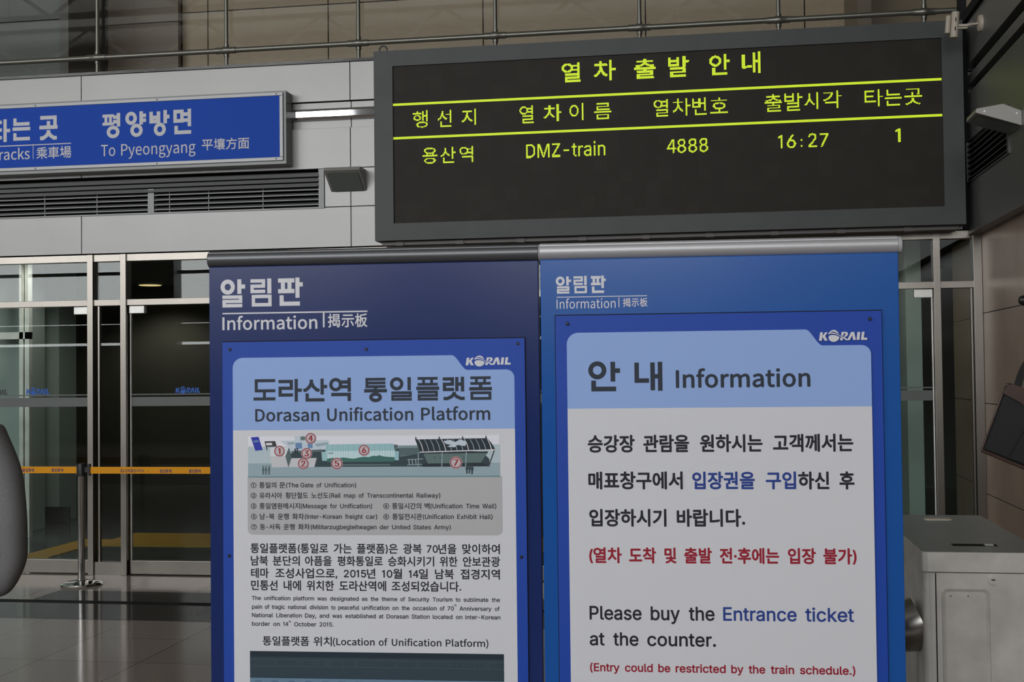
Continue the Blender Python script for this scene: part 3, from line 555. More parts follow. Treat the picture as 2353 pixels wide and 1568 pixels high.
mb.box(-8.2, LX1, YW+.30, YW+.32, 2.9, 3.26, 1)
prow(3.562, 3.774, XS, YW+.03, YW+.05)
mb.build('wall_back', [panel_m, gap_m], kind='structure')
mb = MB(); mb.prism([(YW+.03, 3.625), (YW-.012, 3.630), (YW-.022, 3.65), (YW-.022, 3.695), (YW-.010, 3.715), (YW+.03, 3.718)], 'x', HALL_L, XU+.06); mb.build('trim_5', mirror, kind='structure')
mb = MB(); mb.box(HALL_L, XU+.06, YW-.012, YW+.25, 4.082, 4.105); mb.build('trim_6', mirror, kind='structure')

# gallery above the wall: glass screen, far stone wall
mb = MB()
x = -9.0
for a, b in zip([-9.2+1.12*k for k in range(11)], [-9.2+1.12*(k+1) for k in range(11)]):
    mb.box(min(a+.004, XU), min(b-.004, XU), YW+.16, YW+.172, 4.10, 7.2)
mb.build('window_2', scr_gl, kind='structure')
YT = 12.5
mb = MB()
xs = [WORLD_x for WORLD_x in (-5.61, -5.28, -3.95, -2.30, -.64, .92, 2.4, 4.0)]
for a, b in zip(xs, xs[1:]):
    for z0, z1 in ((2.9, 4.2), (4.2, 5.49), (5.49, 6.8), (6.8, 8.2), (8.2, CEIL)):
        mb.box(a+.006, b-.006, YT, YT+.1, z0+.006, z1-.006)
mb.box(-6.7, 4.2, YT+.02, YT+.3, 4, CEIL, 1); mb.box(4.0, 4.2, FAC-.2, YT+.3, 0, CEIL, 1); mb.box(XR+.1, 4.2, YW-.02, YW+.02, 0, 4.0, 1)
mb.build('wall_upper', [tile_u, gap_m], kind='structure')
mb = MB()
pier_m = mat('shaded_beige_stone', (.17, .138, .10, 1), .35, 0, noise=.06, nscale=4, stretch=(1, 1, 6))  # same stone as the wall; shade and glass reflection put into the darker colour
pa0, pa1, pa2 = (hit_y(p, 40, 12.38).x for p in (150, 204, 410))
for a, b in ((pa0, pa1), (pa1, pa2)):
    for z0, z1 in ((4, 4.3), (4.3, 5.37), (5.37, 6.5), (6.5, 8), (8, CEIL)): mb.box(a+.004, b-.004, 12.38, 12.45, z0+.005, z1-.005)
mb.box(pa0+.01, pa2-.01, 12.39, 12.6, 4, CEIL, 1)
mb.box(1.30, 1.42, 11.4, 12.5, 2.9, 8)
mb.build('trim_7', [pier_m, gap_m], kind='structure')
ta, tb_ = hit_y(137, 40, 11.55).x, hit_y(157, 40, 11.55).x
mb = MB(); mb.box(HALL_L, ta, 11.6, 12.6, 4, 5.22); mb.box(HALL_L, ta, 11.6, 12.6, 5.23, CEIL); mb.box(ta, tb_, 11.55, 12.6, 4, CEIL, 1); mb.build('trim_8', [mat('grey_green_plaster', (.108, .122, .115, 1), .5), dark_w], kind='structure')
mb = MB(); mb.box(HALL_L, 4.2, YW+.2, 14.5, 3.9, 4.0); mb.box(XU+.2, 4.2, FAC, YW+.2, 3.95, 4.02); mb.build('floor_upper', stone_r, kind='structure')

# corridor behind the doors
cor_f = mat('corridor_floor', (.10, .105, .10, 1), .12, noise=.1, nscale=30)
mb = MB(); mb.box(HALL_L, 4.2, YW+.02, 18, -.2, -.002); mb.build('floor_back', cor_f, kind='structure')
mb = MB(); mb.box(HALL_L, 4.2, YW+.33, 18, 2.95, 3.05); cb = mb.build('ceiling_back', dark_w, kind='structure')
for lx_, ly_ in ((-6.5, 11.3), (-3.4, 11.8), (1.0, 10.6)):  # added fill lamps, out of view, to brighten the corridor panels
    mb = MB(); mb.lathe([(.14, -.012), (.14, 0)], (lx_, ly_, 2.95), 20); mb.build('added_fill_lamp', glow('fill_lamp_glow', (1, .82, .55, 1), 1.1), cb)
    pl = bpy.data.lights.new('added_fill_spot', 'SPOT'); pl.energy = (70 if lx_ < -5 else 22 if lx_ > 0 else 8); pl.color = (1, .95, .88); pl.spot_size = radians(160); pl.spot_blend = .5; pl.shadow_soft_size = .12
    plo = bpy.data.objects.new('added_fill_spot', pl); COL.objects.link(plo); plo.parent = cb; plo.location = (lx_, ly_, 2.92)
mb = MB(); mb.box(HALL_L, 4.2, 17.5, 17.7, 0, 2.95); mb.box(4.0, 4.2, YW+.1, 17.5, 0, 2.95); mb.box(-12, -11.8, YW+.3, 17.5, 0, 2.95); mb.build('wall_far', dark_w, kind='structure')
mb = MB(); mb.box(-7.56, -7.23, 12.92, 13.3, 0, 2.95); mb.box(-11, hit_y(44, 900, 11.9).x, 11.9, 12.4, 0, 2.95); mb.build('trim_9', teal_w, kind='structure')
mb = MB(); mb.box(-7.57, -7.1, 12.9, 12.92, 0, .17); mb.build('baseboard_back', dark_w, kind='structure')
mb = MB()
for p0, p1 in ((44, 53), (57, 67)):
    a, b = hit_y(p0, 900, 11.6).x, hit_y(p1, 900, 11.6).x; mb.box(a, b, 11.6, 11.66, 0, 2.95)
a = hit_y(-60, 900, 11.6).x; mb.box(a, hit_y(67, 900, 11.6).x, 11.6, 11.66, 2.0, 2.07)
mb.build('trim_10', steel_b, kind='structure')
# right end of the corridor seen through the right hand panes
mb = MB(); mb.box(hit_y(2085, 900, 11.2).x, hit_y(2121, 900, 11.2).x, 11.2, 11.6, 0, 2.95); mb.build('trim_11', teal_w, kind='structure')
mb = MB()
for z0, z1 in zip(zsm, zsm[1:]): mb.box(2.02, 2.12, YW+.35, 11.15, z0+.003, z1-.003)
mb.build('trim_12', stone_r, kind='structure')
# yellow tactile paving
tac = mat('yellow_tactile_tile', (.58, .32, .04, 1), .5); nt = tac.node_tree
tc = nt.nodes.new('ShaderNodeTexCoord'); vo = nt.nodes.new('ShaderNodeTexVoronoi'); vo.inputs['Scale'].default_value = 20; vo.inputs['Randomness'].default_value = 0
bp = nt.nodes.new('ShaderNodeBump'); bp.invert = True; bp.inputs['Strength'].default_value = 1; bp.inputs['Distance'].default_value = .02
nt.links.new(tc.outputs['Object'], vo.inputs['Vector']); nt.links.new(vo.outputs['Distance'], bp.inputs['Height']); nt.links.new(bp.outputs[0], nt.nodes['Principled BSDF'].inputs['Normal'])
mb = MB()
for k in range(26): mb.box(-5.9+k*.3+.002, -5.6+k*.3-.002, 11.15, 12.05, -.002, .006)
for k in range(4): mb.box(-6.2-.0*k, -5.9, 10.35+k*.3, 10.65+k*.3-.004, -.002, .006)
mb.build('trim_13', tac, kind='structure')

# ------------------------------------------------------------------ doors and frames in the back wall
ZH0, ZH1, ZT0, ZT1 = 2.548, 2.606, 2.187, 2.237
pA = (WALL.px(201, 900)[0], WALL.px(214, 900)[0]); pB = (WALL.px(277, 900)[0], WALL.px(290.2, 900)[0])
pC = (WALL.px(2149, 830)[0], WALL.px(2165, 830)[0]); pD = (WALL.px(2241, 830)[0], XR-.001)
mb = MB()
mb.box(HALL_L, XR, YW+.01, YW+.10, ZH0, ZH1); mb.box(-9, XR-.02, YW+.01, YW+.09, ZT0, ZT1)
mb.build('trim_14', steel, kind='structure', bevel=.002)
mb = MB()
posts = [pA, pB, (-2.62, -2.575), (-2.34, -2.295), (-.30, -.255), (-.02, .025), pC, pD, (-7.9, -7.855), (-7.6, -7.555)]
for a, b in posts: mb.box(a, b, YW-.005, YW+.10, 0, ZH0+.02 if a not in (pA[0], pB[0], pC[0], pD[0]) else ZH1)
mb.build('trim_15', steel, kind='structure', bevel=.002)
# fixed panes: transoms and side lights
mb = MB()
xsg = sorted([p for p in posts], key=lambda p: p[0])
for (a0, a1), (b0, b1) in zip(xsg, xsg[1:]): mb.box(a1, b0, YW+.04, YW+.052, ZT1, ZH0)
mb.build('window_3', door_gl, kind='structure')
mb = MB()
for (a1, b0) in ((pA[1], pB[0]), (-7.855, -7.6), (-2.575, -2.34), (-.255, -.02), (pC[1], pD[0])):
    mb.box(a1, b0, YW+.04, YW+.052, .10, ZT0)
win4 = mb.build('window_4', door_gl, kind='structure')
mb = MB()
for (a1, b0) in ((pA[1], pB[0]), (-2.575, -2.34), (-.255, -.02), (pC[1], pD[0])):
    mb.box(a1, b0, YW+.01, YW+.09, 0, .105)
xi = WALL.px(221, 900)[0]; mb.box(xi, xi+.014, YW+.03, YW+.06, .1, ZT0); xi = WALL.px(2235, 830)[0]; mb.box(xi, xi+.012, YW+.03, YW+.06, .1, ZT0)
mb.build('window_frame', steel, win4)
blue_st = mat('blue_sticker', RGB(20, 95, 190), .5)
frost = mat('frosted_band', (.13, .14, .135, 1), .5)
dn = 0
def door(x0, x1, hinge, stick=None, label=None):
    global dn
    dn += 1
    mb = MB(); mb.box(x0, x1, YW+.05, YW+.062, .118, ZT0-.006)
    d = mb.build('door_%d' % dn, door_gl, kind='structure')
    mb = MB(); mb.box(x0, x1, YW+.03, YW+.082, .008, .118); mb.build('bottom_rail', steel, d, bevel=.003)
    mb = MB(); mb.box(x0, x0+.008, YW+.045, YW+.067, .118, ZT0-.006); mb.box(x1-.008, x1, YW+.045, YW+.067, .118, ZT0-.006); mb.build('edge_strip', steel_b, d)
    z1, z0 = WALL.px(330, 913)[1], WALL.px(330, 934)[1]
    mb = MB(); mb.box(x0+.008, x1-.008, YW+.046, YW+.068, z0, z1); mb.build('push_bar', frost, d)
    mb = MB(); mb.box(x0+.008, x1-.008, YW+.046, YW+.068, z1+.016, z1+.026); mb.build('upper_rail', frost, d)
    hx = (x0, x0+.13) if hinge == 'l' else (x1-.13, x1)
    mb = MB(); mb.box(hx[0], hx[1], YW+.028, YW+.084, ZT0-.065, ZT0-.004); mb.build('hinge_patch', steel_b, d, bevel=.003)
    if stick:
        mb = MB(); LAYK[0] = 4; logo(mb, WALL, -.045, *stick); LAYK[0] = 1; mb.build('sticker', blue_st, d, shift=(0, YW, 0))
    return d
door(-6.25, pA[0]-.004, 'r', (60, 113, 894, 907)); door(pB[1]+.012, -3.62, 'l', (403, 460, 891.5, 903.5))
door(-3.61, -2.63, 'r'); door(-7.55, -6.26, 'l')
door(-2.29, -1.31, 'l'); door(-1.30, -.31, 'r'); door(.03, .80, 'l'); door(.81, pC[0]-.004, 'r')
# dark sticker at the left door's free edge
mb = MB(); logo(mb, WALL, -.045, -42, 17, 896, 908); mb.build('sticker', black_p, bpy.data.objects['door_1'], shift=(0, YW, 0))

# corridor ceiling lamp seen through the transom
c = hit_z(345, 662, 2.88)
lamp = thing('downlight', 'small round yellow lamp glowing on dark ceiling behind the transom pane', 'lamp', WORLD, (c.x, c.y, 2.95))
mb = MB(); mb.lathe([(.17, -.03), (.18, 0)], (c.x, c.y, 2.95), 24); mb.build('housing', steel_b, lamp)
mb = MB(); mb.lathe([(.155, -.036), (.155, -.030)], (c.x, c.y, 2.95), 24); pl = bpy.data.lights.new('downlight_bulb', 'SPOT'); pl.energy = 60; pl.color = (1, .86, .66); pl.spot_size = radians(140); pl.spot_blend = .6; pl.shadow_soft_size = .15
plo = bpy.data.objects.new('downlight_bulb', pl); COL.objects.link(plo); plo.parent = lamp; plo.location = (0, 0, -.05)
mb.build('lamp_glass', glow('yellow_lamp_glow', (1, .72, .32, 1), 1.1), lamp)

# ------------------------------------------------------------------ pipe grid over the wall
YP = YW+.10
gx = [hit_y(p, 100, YP).x for p in (222, 519, 823, 1138, 1470, 1790, 2125)]; ZP = 4.252
gx = [gx[0]-2.24, gx[0]-1.12] + gx
pg = thing('pipe_railing', 'long horizontal steel pipe with thin uprights in front of the gallery glass', 'railing', WORLD, (-3, YP, 4.105))
mb = MB(); mb.tube([(-9.2, YP, ZP), (XU-.005, YP, ZP)], .021, 14); mb.build('top_pipe', pipe_m, pg)
for x in gx:
    mb = MB(); mb.tube([(x, YP+.012, 4.105), (x, YP+.012, 7.2)], .0155, 10); u = mb.build('upright', pipe_m, pg)
    mb = MB(); mb.tube([(x-.085, YP, ZP), (x-.03, YP, ZP), (x-.02, YP, ZP), (x+.02, YP, ZP), (x+.03, YP, ZP), (x+.085, YP, ZP)], [.026, .026, .031, .031, .026, .026], 14)
    mb.tube([(x, YP+.012, ZP-.05), (x, YP+.012, ZP+.05)], .021, 10); mb.build('clamp', pipe_m, u)

# ------------------------------------------------------------------ departures board
LF = Frame((0, YW-.25, 0), 0)
lx0, lx1 = LF.px(860, 330)[0], LF.px(2216, 300)[0]
lz0, lz1 = LF.px(862, 554.5)[1], LF.px(858, 119)[1]
lz0 = (lz0 + LF.px(2220, 514.5)[1])/2; lz1 = (lz1 + LF.px(2190, 46)[1])/2
dx0, dx1 = LF.px(903, 330)[0], LF.px(2167, 280)[0]
dz0 = (LF.px(906, 515.5)[1]+LF.px(2171, 472)[1])/2; dz1 = (LF.px(902, 153)[1]+LF.px(2158, 86)[1])/2
board = thing('departure_board', 'large dark wall board with yellow green lit train times', 'display board', LF, ((lx0+lx1)/2, .12, lz0))
mb = MB()
mb.box(lx0, dx0, 0, .225, lz0, lz1); mb.box(dx1, lx1, 0, .225, lz0, lz1); mb.box(dx0, dx1, 0, .225, lz0, dz0); mb.box(dx0, dx1, 0, .225, dz1, lz1)
mb.build('casing', led_fr, board)
mb = MB(); mb.box(lx0+.04, lx1-.04, .06, .22, lz0-.03, lz0-.001)
for k in range(9): mb.box(lx0+.15+k*.47, lx0+.15+k*.47+.06, .05, .2, lz0-.035, lz0-.001)
mb.build('underside_tray', mat('brown_painted_tray', (.07, .06, .055, 1), .4), board)
scr_m = mat('unlit_led_panel', (.040, .034, .026, 1), .6, spec=.3); nt = scr_m.node_tree
tc = nt.nodes.new('ShaderNodeTexCoord'); ck = nt.nodes.new('ShaderNodeTexBrick'); ck.offset = 0; ck.inputs['Scale'].default_value = 1
ck.inputs['Brick Width'].default_value = .096; ck.inputs['Row Height'].default_value = .096; ck.inputs['Mortar Size'].default_value = 0; ck.inputs['Bias'].default_value = -.55
ck.inputs['Color1'].default_value = (.020, .0165, .0115, 1); ck.inputs['Color2'].default_value = (.030, .027, .021, 1)
mpp = nt.nodes.new('ShaderNodeMapping'); mpp.inputs['Rotation'].default_value = (radians(90), 0, 0)
nt.links.new(tc.outputs['Object'], mpp.inputs[0]); nt.links.new(mpp.outputs[0], ck.inputs[0]); nt.links.new(ck.outputs[0], nt.nodes['Principled BSDF'].inputs['Base Color'])
mb = MB(); mb.box(dx0, dx1, .014, .03, dz0, dz1); screen = mb.build('screen', scr_m, board)
OFF = -.0125
P_ = .00615; E_ = P_*.42
led_m = glow('led_yellow_green', (.62, .80, .012, 1), 1.25)
def raster(sink):
    lit = set()
    for pts, ts in sink:
        for t in ts:
            a, b, c_ = pts[t[0]], pts[t[1]], pts[t[2]]
            D = (b[0]-a[0])*(c_[1]-a[1])-(c_[0]-a[0])*(b[1]-a[1])
            if abs(D) < 1e-12: continue
            for i in range(int(math.floor((min(a[0],b[0],c_[0])-dx0)/P_)), int((max(a[0],b[0],c_[0])-dx0)/P_)+1):
                for j in range(int(math.floor((min(a[1],b[1],c_[1])-dz0)/P_)), int((max(a[1],b[1],c_[1])-dz0)/P_)+1):
                    X, Z = dx0+(i+.5)*P_, dz0+(j+.5)*P_
                    u = ((X-a[0])*(c_[1]-a[1])-(c_[0]-a[0])*(Z-a[1]))/D; v = ((b[0]-a[0])*(Z-a[1])-(X-a[0])*(b[1]-a[1]))/D
                    if u >= 0 and v >= 0 and u+v <= 1: lit.add((i, j))
    return lit
def light_up(name, lit):
    cols = sorted({i for i, j in lit}); runs = []
    for i in cols:
        if runs and i - runs[-1][1] <= 1: runs[-1][1] = i
        else: runs.append([i, i])
    for a, b in runs: light_one(name, sorted(p for p in lit if a <= p[0] <= b))
def light_one(name, lit):
    mb = MB()
    for i, j in lit:
        X, Z = dx0+(i+.5)*P_, dz0+(j+.5)*P_
        mb.face([(X-E_, .0125, Z-E_), (X+E_, .0125, Z-E_), (X+E_, .0125, Z+E_), (X-E_, .0125, Z+E_)])
    mb.build(name, led_m, screen)
def led(name, items, bold, ref=None):
    sink = []
    for ch, p0, p1, yt, yb in items: words(MB(), LF, OFF, [(ch, p0, p1)], (p0, yt, yb), ref or ch, bold, sink=sink)
    lit = raster(sink)
    if name == 'lit_time':                              # the colon of the departure time
        for px_, yy in ((1840, 322), (1840, 337)):
            q = LF.px(px_, yy, OFF); i, j = int((q[0]-dx0)/P_), int((q[1]-dz0)/P_)
            lit |= {(i, j), (i+1, j), (i, j+1), (i+1, j+1)}
    light_up(name, lit)
for it in [('열',1289.8,1334.7,145,190),('차',1364,1415,140,187),('출',1457,1506.5,136,182),('발',1534.4,1582.7,129.8,177.6),('안',1629.8,1677,125,174),('내',1704.9,1748,120.7,169.7)]:
    led('lit_title_syllable', [it], .018)
for it in [('행',948.9,982.8,255.3,294.3),('선',1005,1037.4,253,292),('지',1060.4,1094.3,251,289),('열',1193.8,1225.6,243.9,283.8),('차',1249.6,1290.6,241.5,280),('이',1308.6,1340.7,238.5,277.5),('름',1365,1404.6,238,275)]:
    led('lit_column_heading', [it], .004)
led('lit_column_heading', [('열',1501.8,1535.5,228.8,269.4),('차',1545.3,1586.3,227,266.5),('번',1590.6,1623.3,224.5,265),('호',1632.3,1673,224.5,261)], .004)
led('lit_column_heading', [('출',1757.4,1797.3,217.9,257.4),('발',1802.8,1843.7,214.5,255),('시',1847.4,1880.7,212.5,252),('각',1890.9,1933.3,210,250)], .004)
led('lit_column_heading', [('타',1987,2028.3,206,245.8),('는',2032.3,2071.8,207,243),('곳',2077.6,2118.2,204,241.5)], .004)
led('lit_destination', [('용',970.5,1005.3,340.2,376.7),('산',1011.9,1047.8,338,375.5),('역',1055.3,1087.7,336,373)], .004)
led('lit_train_name', [('DMZ-train', 1208, 1390.5, 331.5, 363.5)], .006, 'D')
led('lit_train_number', [('4888', 1532.6, 1626.9, 320, 352.8)], .006, '8')
led('lit_time', [('16', 1788.3, 1829, 310.5, 341.9), ('27', 1857, 1903.6, 307, 338.5)], .006, '6')
led('lit_track_number', [('1', 2056.6, 2069.3, 296, 327)], .006, '1')
for y_ in (241, 317.5):                               # the two full width lines
    j = int((LF.px(903, y_, OFF)[1]-dz0)/P_)
    light_up('lit_line', {(i, j+q) for i in range(int((dx1-dx0)/P_)) for q in (-1, 0, 1)})
mb = MB(); q = LF.px(876, 116)
mb.tube([(q[0]+.03*cos(a), .06, lz1+.025+.03*sin(a)) for a in [2*pi*k/16 for k in range(17)]], .006, 8, caps=False); mb.tube([(q[0], .06, lz1-.004), (q[0], .06, lz1+.002)], .012, 8); mb.build('lifting_eye', led_fr, board)

# ------------------------------------------------------------------ blue direction sign on the wall
SF = Frame((0, YW-.15, 0), 0)
bx1, bz1 = SF.px(642, 219.5); bz0 = SF.px(642, 361)[1]; bx0 = -7.6
bz1 = (bz1+SF.px(0, 251)[1])/2; bz0 = (bz0+SF.px(0, 386.5)[1])/2
alu = mat('grey_anodised_frame', (.27, .275, .272, 1), .45, .25)
alu_d = mat('dark_anodised_frame', (.10, .10, .10, 1), .5, .3)
sg = thing('direction_sign', 'long blue overhead wall sign with white lettering in grey metal frame', 'sign', SF, (-5.4, .15, bz0-.05))
mb = MB()
mb.box(bx0-.03, bx1+.028, -.004, .012, bz1, bz1+.028); mb.box(bx0-.03, bx1+.028, -.004, .012, bz0-.028, bz0)
mb.box(bx1, bx1+.028, -.004, .012, bz0, bz1); mb.box(bx0-.03, bx0, -.004, .012, bz0, bz1)
mb.build('frame', mat('pale_anodised_frame', (.33, .33, .335, 1), .42, .5), sg, bevel=.003)
mb = MB(); mb.box(bx0-.03, bx1+.05, .012, .15, bz0-.055, bz1+.04); mb.build('housing', alu, sg, bevel=.004)
blue_sg = mat('sign_blue_face', (.013, .078, .50, 1), .5, spec=.12)
mb = MB(); mb.box(bx0, bx1, .002, .011, bz0, bz1); face = mb.build('face', blue_sg, sg)
wht = mat('white_vinyl', (.64, .64, .67, 1), .45)
O_ = -.0012; LAYK[0] = 5
for it in [('타',-22,23.5,276,328),('는',29,69.5,272.5,324),('곳',90.5,132.5,267,322)]: heavy_part('lettering', SF, O_, [it], .155, wht, face)
for it in [('평',235.6,276.4,261.5,319),('양',288,335.6,257.5,316),('방',343.3,389.6,254.7,313.8),('면',398.4,439.2,251.6,309.2)]: heavy_part('lettering', SF, O_, [it], .145, wht, face)
mb = MB(); rule(mb, SF, O_, -110, 163.3, 340.2, 2.2); a = SF.px(76, 331, O_); b = SF.px(76, 365.5, O_); mb.box(a[0]-.0025, a[0]+.0025, -O_, -O_+.0004, b[1], a[1])
mb.build('divider_rules', wht, face)
word_parts('lettering', SF, O_, [('Tracks', -21, 68.5)], (0, 341.5, 368.5), wht, face, ref='k', bold=.008, font='S')
word_parts('lettering', SF, O_, [('To', 232, 265), ('Pyeongyang', 278.5, 449.4)], (232, 333.5, 359.7), wht, face, ref='T', bold=.004, font='S')
for at_, its in (((83.6, 338.5, 366), [('乘', 83.6, 109), ('車', 110.5, 136), ('場', 137.5, 163.8)]), ((463.8, 319.5, 346.3), [('平', 463.8, 489.5), ('壤', 491.5, 517), ('方', 519, 544.5), ('面', 547, 573)])):
    mb = MB(); words(mb, SF, O_, its, at_, '車', .012); mb.build('lettering', wht, face)
LAYK[0] = 1
for p_, q_ in ((361, 229), (361, 383), (635, 368), (82, 391), (635, 215), (82, 244)):
    x_, z_ = SF.px(p_, q_); mb = MB(); mb.tube([(x_, -.006, bz1+.014 if q_ < 300 else bz0-.014), (x_, -.002, bz1+.014 if q_ < 300 else bz0-.014)], .006, 8); mb.build('screw', black_p, sg)

# ------------------------------------------------------------------ ventilation grilles
ALU = alu
def grille(x0, x1, z0, z1, fr, name, label, divs, rods, solid, alu=None):
    alu = alu or ALU
    """in frame coordinates, wall face at local y=0"""
    g = thing(name, label, 'vent', fr, ((x0+x1)/2, 0, z0))
    f = .045
    mb = MB(); mb.box(x1-f, x1, -.012, .04, z0, z1); mb.box(x0, x0+f, -.012, .04, z0, z1); mb.box(x0, x1, -.010, .04, z0-.012, z0); mb.build('frame', alu, g)
    pitch = .0395; n = int((z1-z0)/pitch); k = 0
    while z0+.02+k*pitch < z1-.015:
        z = z0+.02+k*pitch; mb = MB()
        big = z > z1-solid
        if big: mb.prism([(-.03, z-.014), (-.026, z-.018), (.05, z+.012), (.05, z+.03), (-.002, z+.014)], 'x', x0+f, x1-f)
        else: mb.prism([(-.006, z-.003), (.042, z+.020), (.042, z+.024), (-.006, z+.004)], 'x', x0+f, x1-f)
        mb.build('blade', alu, g); k += 1
    for a, b in divs:
        mb = MB(); mb.box(a, b, -.012, .05, z0, z1-solid+.02); mb.build('divider', alu, g)
    for a in rods:
        mb = MB(); mb.box(a-.003, a+.003, .012, .018, z0, z1-solid); mb.build('rod', alu, g)
gxs = [WALL.px(p, 440)[0] for p in (341, 355)]
rd = [WALL.px(p, 440)[0] for p in (101, 221, 388, 478, 603)]
grille(-8.15, LX1, 2.935, 3.236, WALL, 'ventilation_grille', 'long grey louvred vent set into the wall beneath the blue sign', [tuple(gxs), (gxs[0]-1.42, gxs[1]-1.42)], rd, .13)
RF = Frame((XU, YW, 0), -pi/2)                                   # right wall: local x runs towards the camera, local y into the wall
grille(-.0, 1.34, 2.95, 3.237, RF, 'ventilation_grille', 'short dark louvred vent in the corner beneath a wedge wall light', [], [], .0, alu_d)

# ------------------------------------------------------------------ wedge wall lights
wl_body = mat('grey_wedge_light', (.36, .345, .325, 1), .45, .3)
wl_gl = mat('wedge_light_lens', (.15, .165, .15, 1), .25)
def wedge(fr, xc, z1, label, long=False):
    g = thing('wall_light', label, 'light', fr, (xc, 0, z1-.17), 'wedge shaped wall lights')
    w_, d_, h_ = .145, (.265 if long else .20), (.115 if long else .165)
    mb = MB()
    sec = [(0, z1), (-d_+.02, z1), (-d_, z1-.028), (-d_+.012, z1-.032), (0, z1-h_)]
    if long: sec = [(0, z1-.024), (-.105, z1+.022), (-d_+.005, z1), (-d_, z1-.026), (-d_+.012, z1-.030), (0, z1-h_)]
    mb.prism(sec, 'x', xc-w_, xc+w_); fixn(mb.build('hood', wl_body, g, bevel=.003))
    mb = MB(); e0 = Vector((0, -d_+.02, z1-.042)); e1 = Vector((0, -.014, z1-h_+.004)); nrm = Vector((0, -(e0.z-e1.z), (e0.y-e1.y))).normalized()*.004
    if nrm.z > 0: nrm = -nrm
    pts = [(xc-w_+.02, e0.y+nrm.y, e0.z+nrm.z), (xc+w_-.02, e0.y+nrm.y, e0.z+nrm.z), (xc+w_-.02, e1.y+nrm.y, e1.z+nrm.z), (xc-w_+.02, e1.y+nrm.y, e1.z+nrm.z)]
    mb.face(pts); mb.build('lens', wl_gl, g)
    for sx in (-1, 1):
        for yy in (-.03, -d_+.05):
            mb = MB(); mb.tube([(xc+sx*(w_-.002), yy, z1-.02-(.02 if long and yy > -.05 else 0)), (xc+sx*(w_+.004), yy, z1-.02-(.02 if long and yy > -.05 else 0))], .006, 8); mb.build('screw', steel_b, g)
    return g
q = hit_y(793, 404, YW-.1); wedge(WALL, q.x, 3.215, 'grey wedge wall light on silver panels at the end of the long vent')
q = hit_x(2349, 288.5, XU); wedge(RF, YW-q.y-.145, q.z+.115, 'grey wedge wall light in the dark corner above the short dark vent', True)

# ------------------------------------------------------------------ device on a bracket, right wall
cam_m = mat('cream_plastic', (.50, .44, .36, 1), .45)
dk = hit_x(2256, 53, XU)
dv = thing('antenna_unit', 'cream twin tube device on a wall arm above the corner of departures board', 'wall device', WORLD, (XU, dk.y, dk.z))
def at_y(px_, py_): q = hit_y(px_, py_, dk.y); return (q.x, dk.y, q.z)
mb = MB(); mb.tube([(XU+.001, dk.y, dk.z), (XU-.02, dk.y, dk.z), (XU-.026, dk.y, dk.z)], [.058, .056, .045], 24); mb.build('wall_disc', cam_m, dv)
e_ = at_y(2222, 57)
mb = MB(); mb.tube([(XU-.02, dk.y, dk.z), e_], .008, 10); mb.build('arm', cam_m, dv)
f_ = at_y(2196, 62)
mb = MB(); mb.box(f_[0], e_[0]+.01, dk.y-.012, dk.y+.012, e_[2]-.012, e_[2]+.004); mb.box(f_[0]-.01, e_[0], dk.y-.014, dk.y+.014, e_[2]-.028, e_[2]-.018); mb.build('bracket', cam_m, dv)
t0, t1 = at_y(2196, 28), at_y(2192, 87)
mb = MB(); mb.tube([t1, t0], .0265, 20); tb = mb.build('tube', cam_m, dv)
for k in (.32, .68):
    mb = MB(); p = Vector(t0).lerp(Vector(t1), k); mb.box(p.x-.004, p.x+.003, p.y-.0275, p.y-.02, p.z-.014, p.z+.014); mb.build('slot', black_p, tb)
s0, s1 = at_y(2180, 37), at_y(2177, 77)
mb = MB(); mb.tube([s1, s0], .018, 16); mb.build('side_tube', cam_m, dv)

# ------------------------------------------------------------------ belt stanchion
SX, SY = -4.86, 9.015
st = thing('stanchion', 'chrome belt barrier post on round base by the glass doors', 'barrier post', WORLD, (SX, SY, 0))
mb = MB(); mb.lathe([(.158, 0), (.160, .006), (.155, .016), (.13, .024), (.05, .030), (.03, .036), (.03, .05)], (SX, SY, 0), 40); mb.build('base', chrome, st)
mb = MB(); mb.lathe([(.027, .03), (.027, .84)], (SX, SY, 0), 24); mb.build('post', chrome, st)
mb = MB(); mb.lathe([(.03, .84), (.031, .845), (.031, .93), (.027, .938), (.0, .94)], (SX, SY, 0), 24); hd = mb.build('head', black_p, st)
mb = MB()
for a in range(4): mb.box(SX+.031*cos(a*pi/2+.5)-.004, SX+.031*cos(a*pi/2+.5)+.004, SY+.031*sin(a*pi/2+.5)-.004, SY+.031*sin(a*pi/2+.5)+.004, .845, .93)
mb.box(SX+.055, SX+.075, SY-.012, SY+.012, .845, .935); mb.box(SX+.03, SX+.06, SY-.008, SY+.008, .87, .91); mb.build('belt_clip', black_p, hd)
st2 = st.copy(); COL.objects.link(st2); st2.location = (-2.86, SY, 0)
tag(st2, 'chrome belt barrier post at the other end of the belt behind the navy board', 'barrier post', 'belt barrier posts'); st['group'] = 'belt barrier posts'
for ch in list(st.children):
    c_ = ch.copy(); COL.objects.link(c_); c_.parent = st2
    for g_ in ch.children:
        d_ = g_.copy(); COL.objects.link(d_); d_.parent = c_
belt_m = mat('orange_belt', (.84, .35, .008, 1), .5, spec=.2)
ink_b = mat('purple_belt_print', (.06, .03, .14, 1), .5)
BFr = Frame((0, SY-.001, 0), 0)
mb = MB(); mb.box(SX+.07, -2.9, SY-.001, SY+.001, .860, .912); bl = mb.build('belt', belt_m, st)
mb = MB(); BO = .0006
LAYK[0] = 3
word_parts('belt_print', BFr, BO, [('남북출입사무소', 287, 332)], (287, 1078.5, 1086), ink_b, bl, shift=(0, SY-.001, 0), bold=.015)
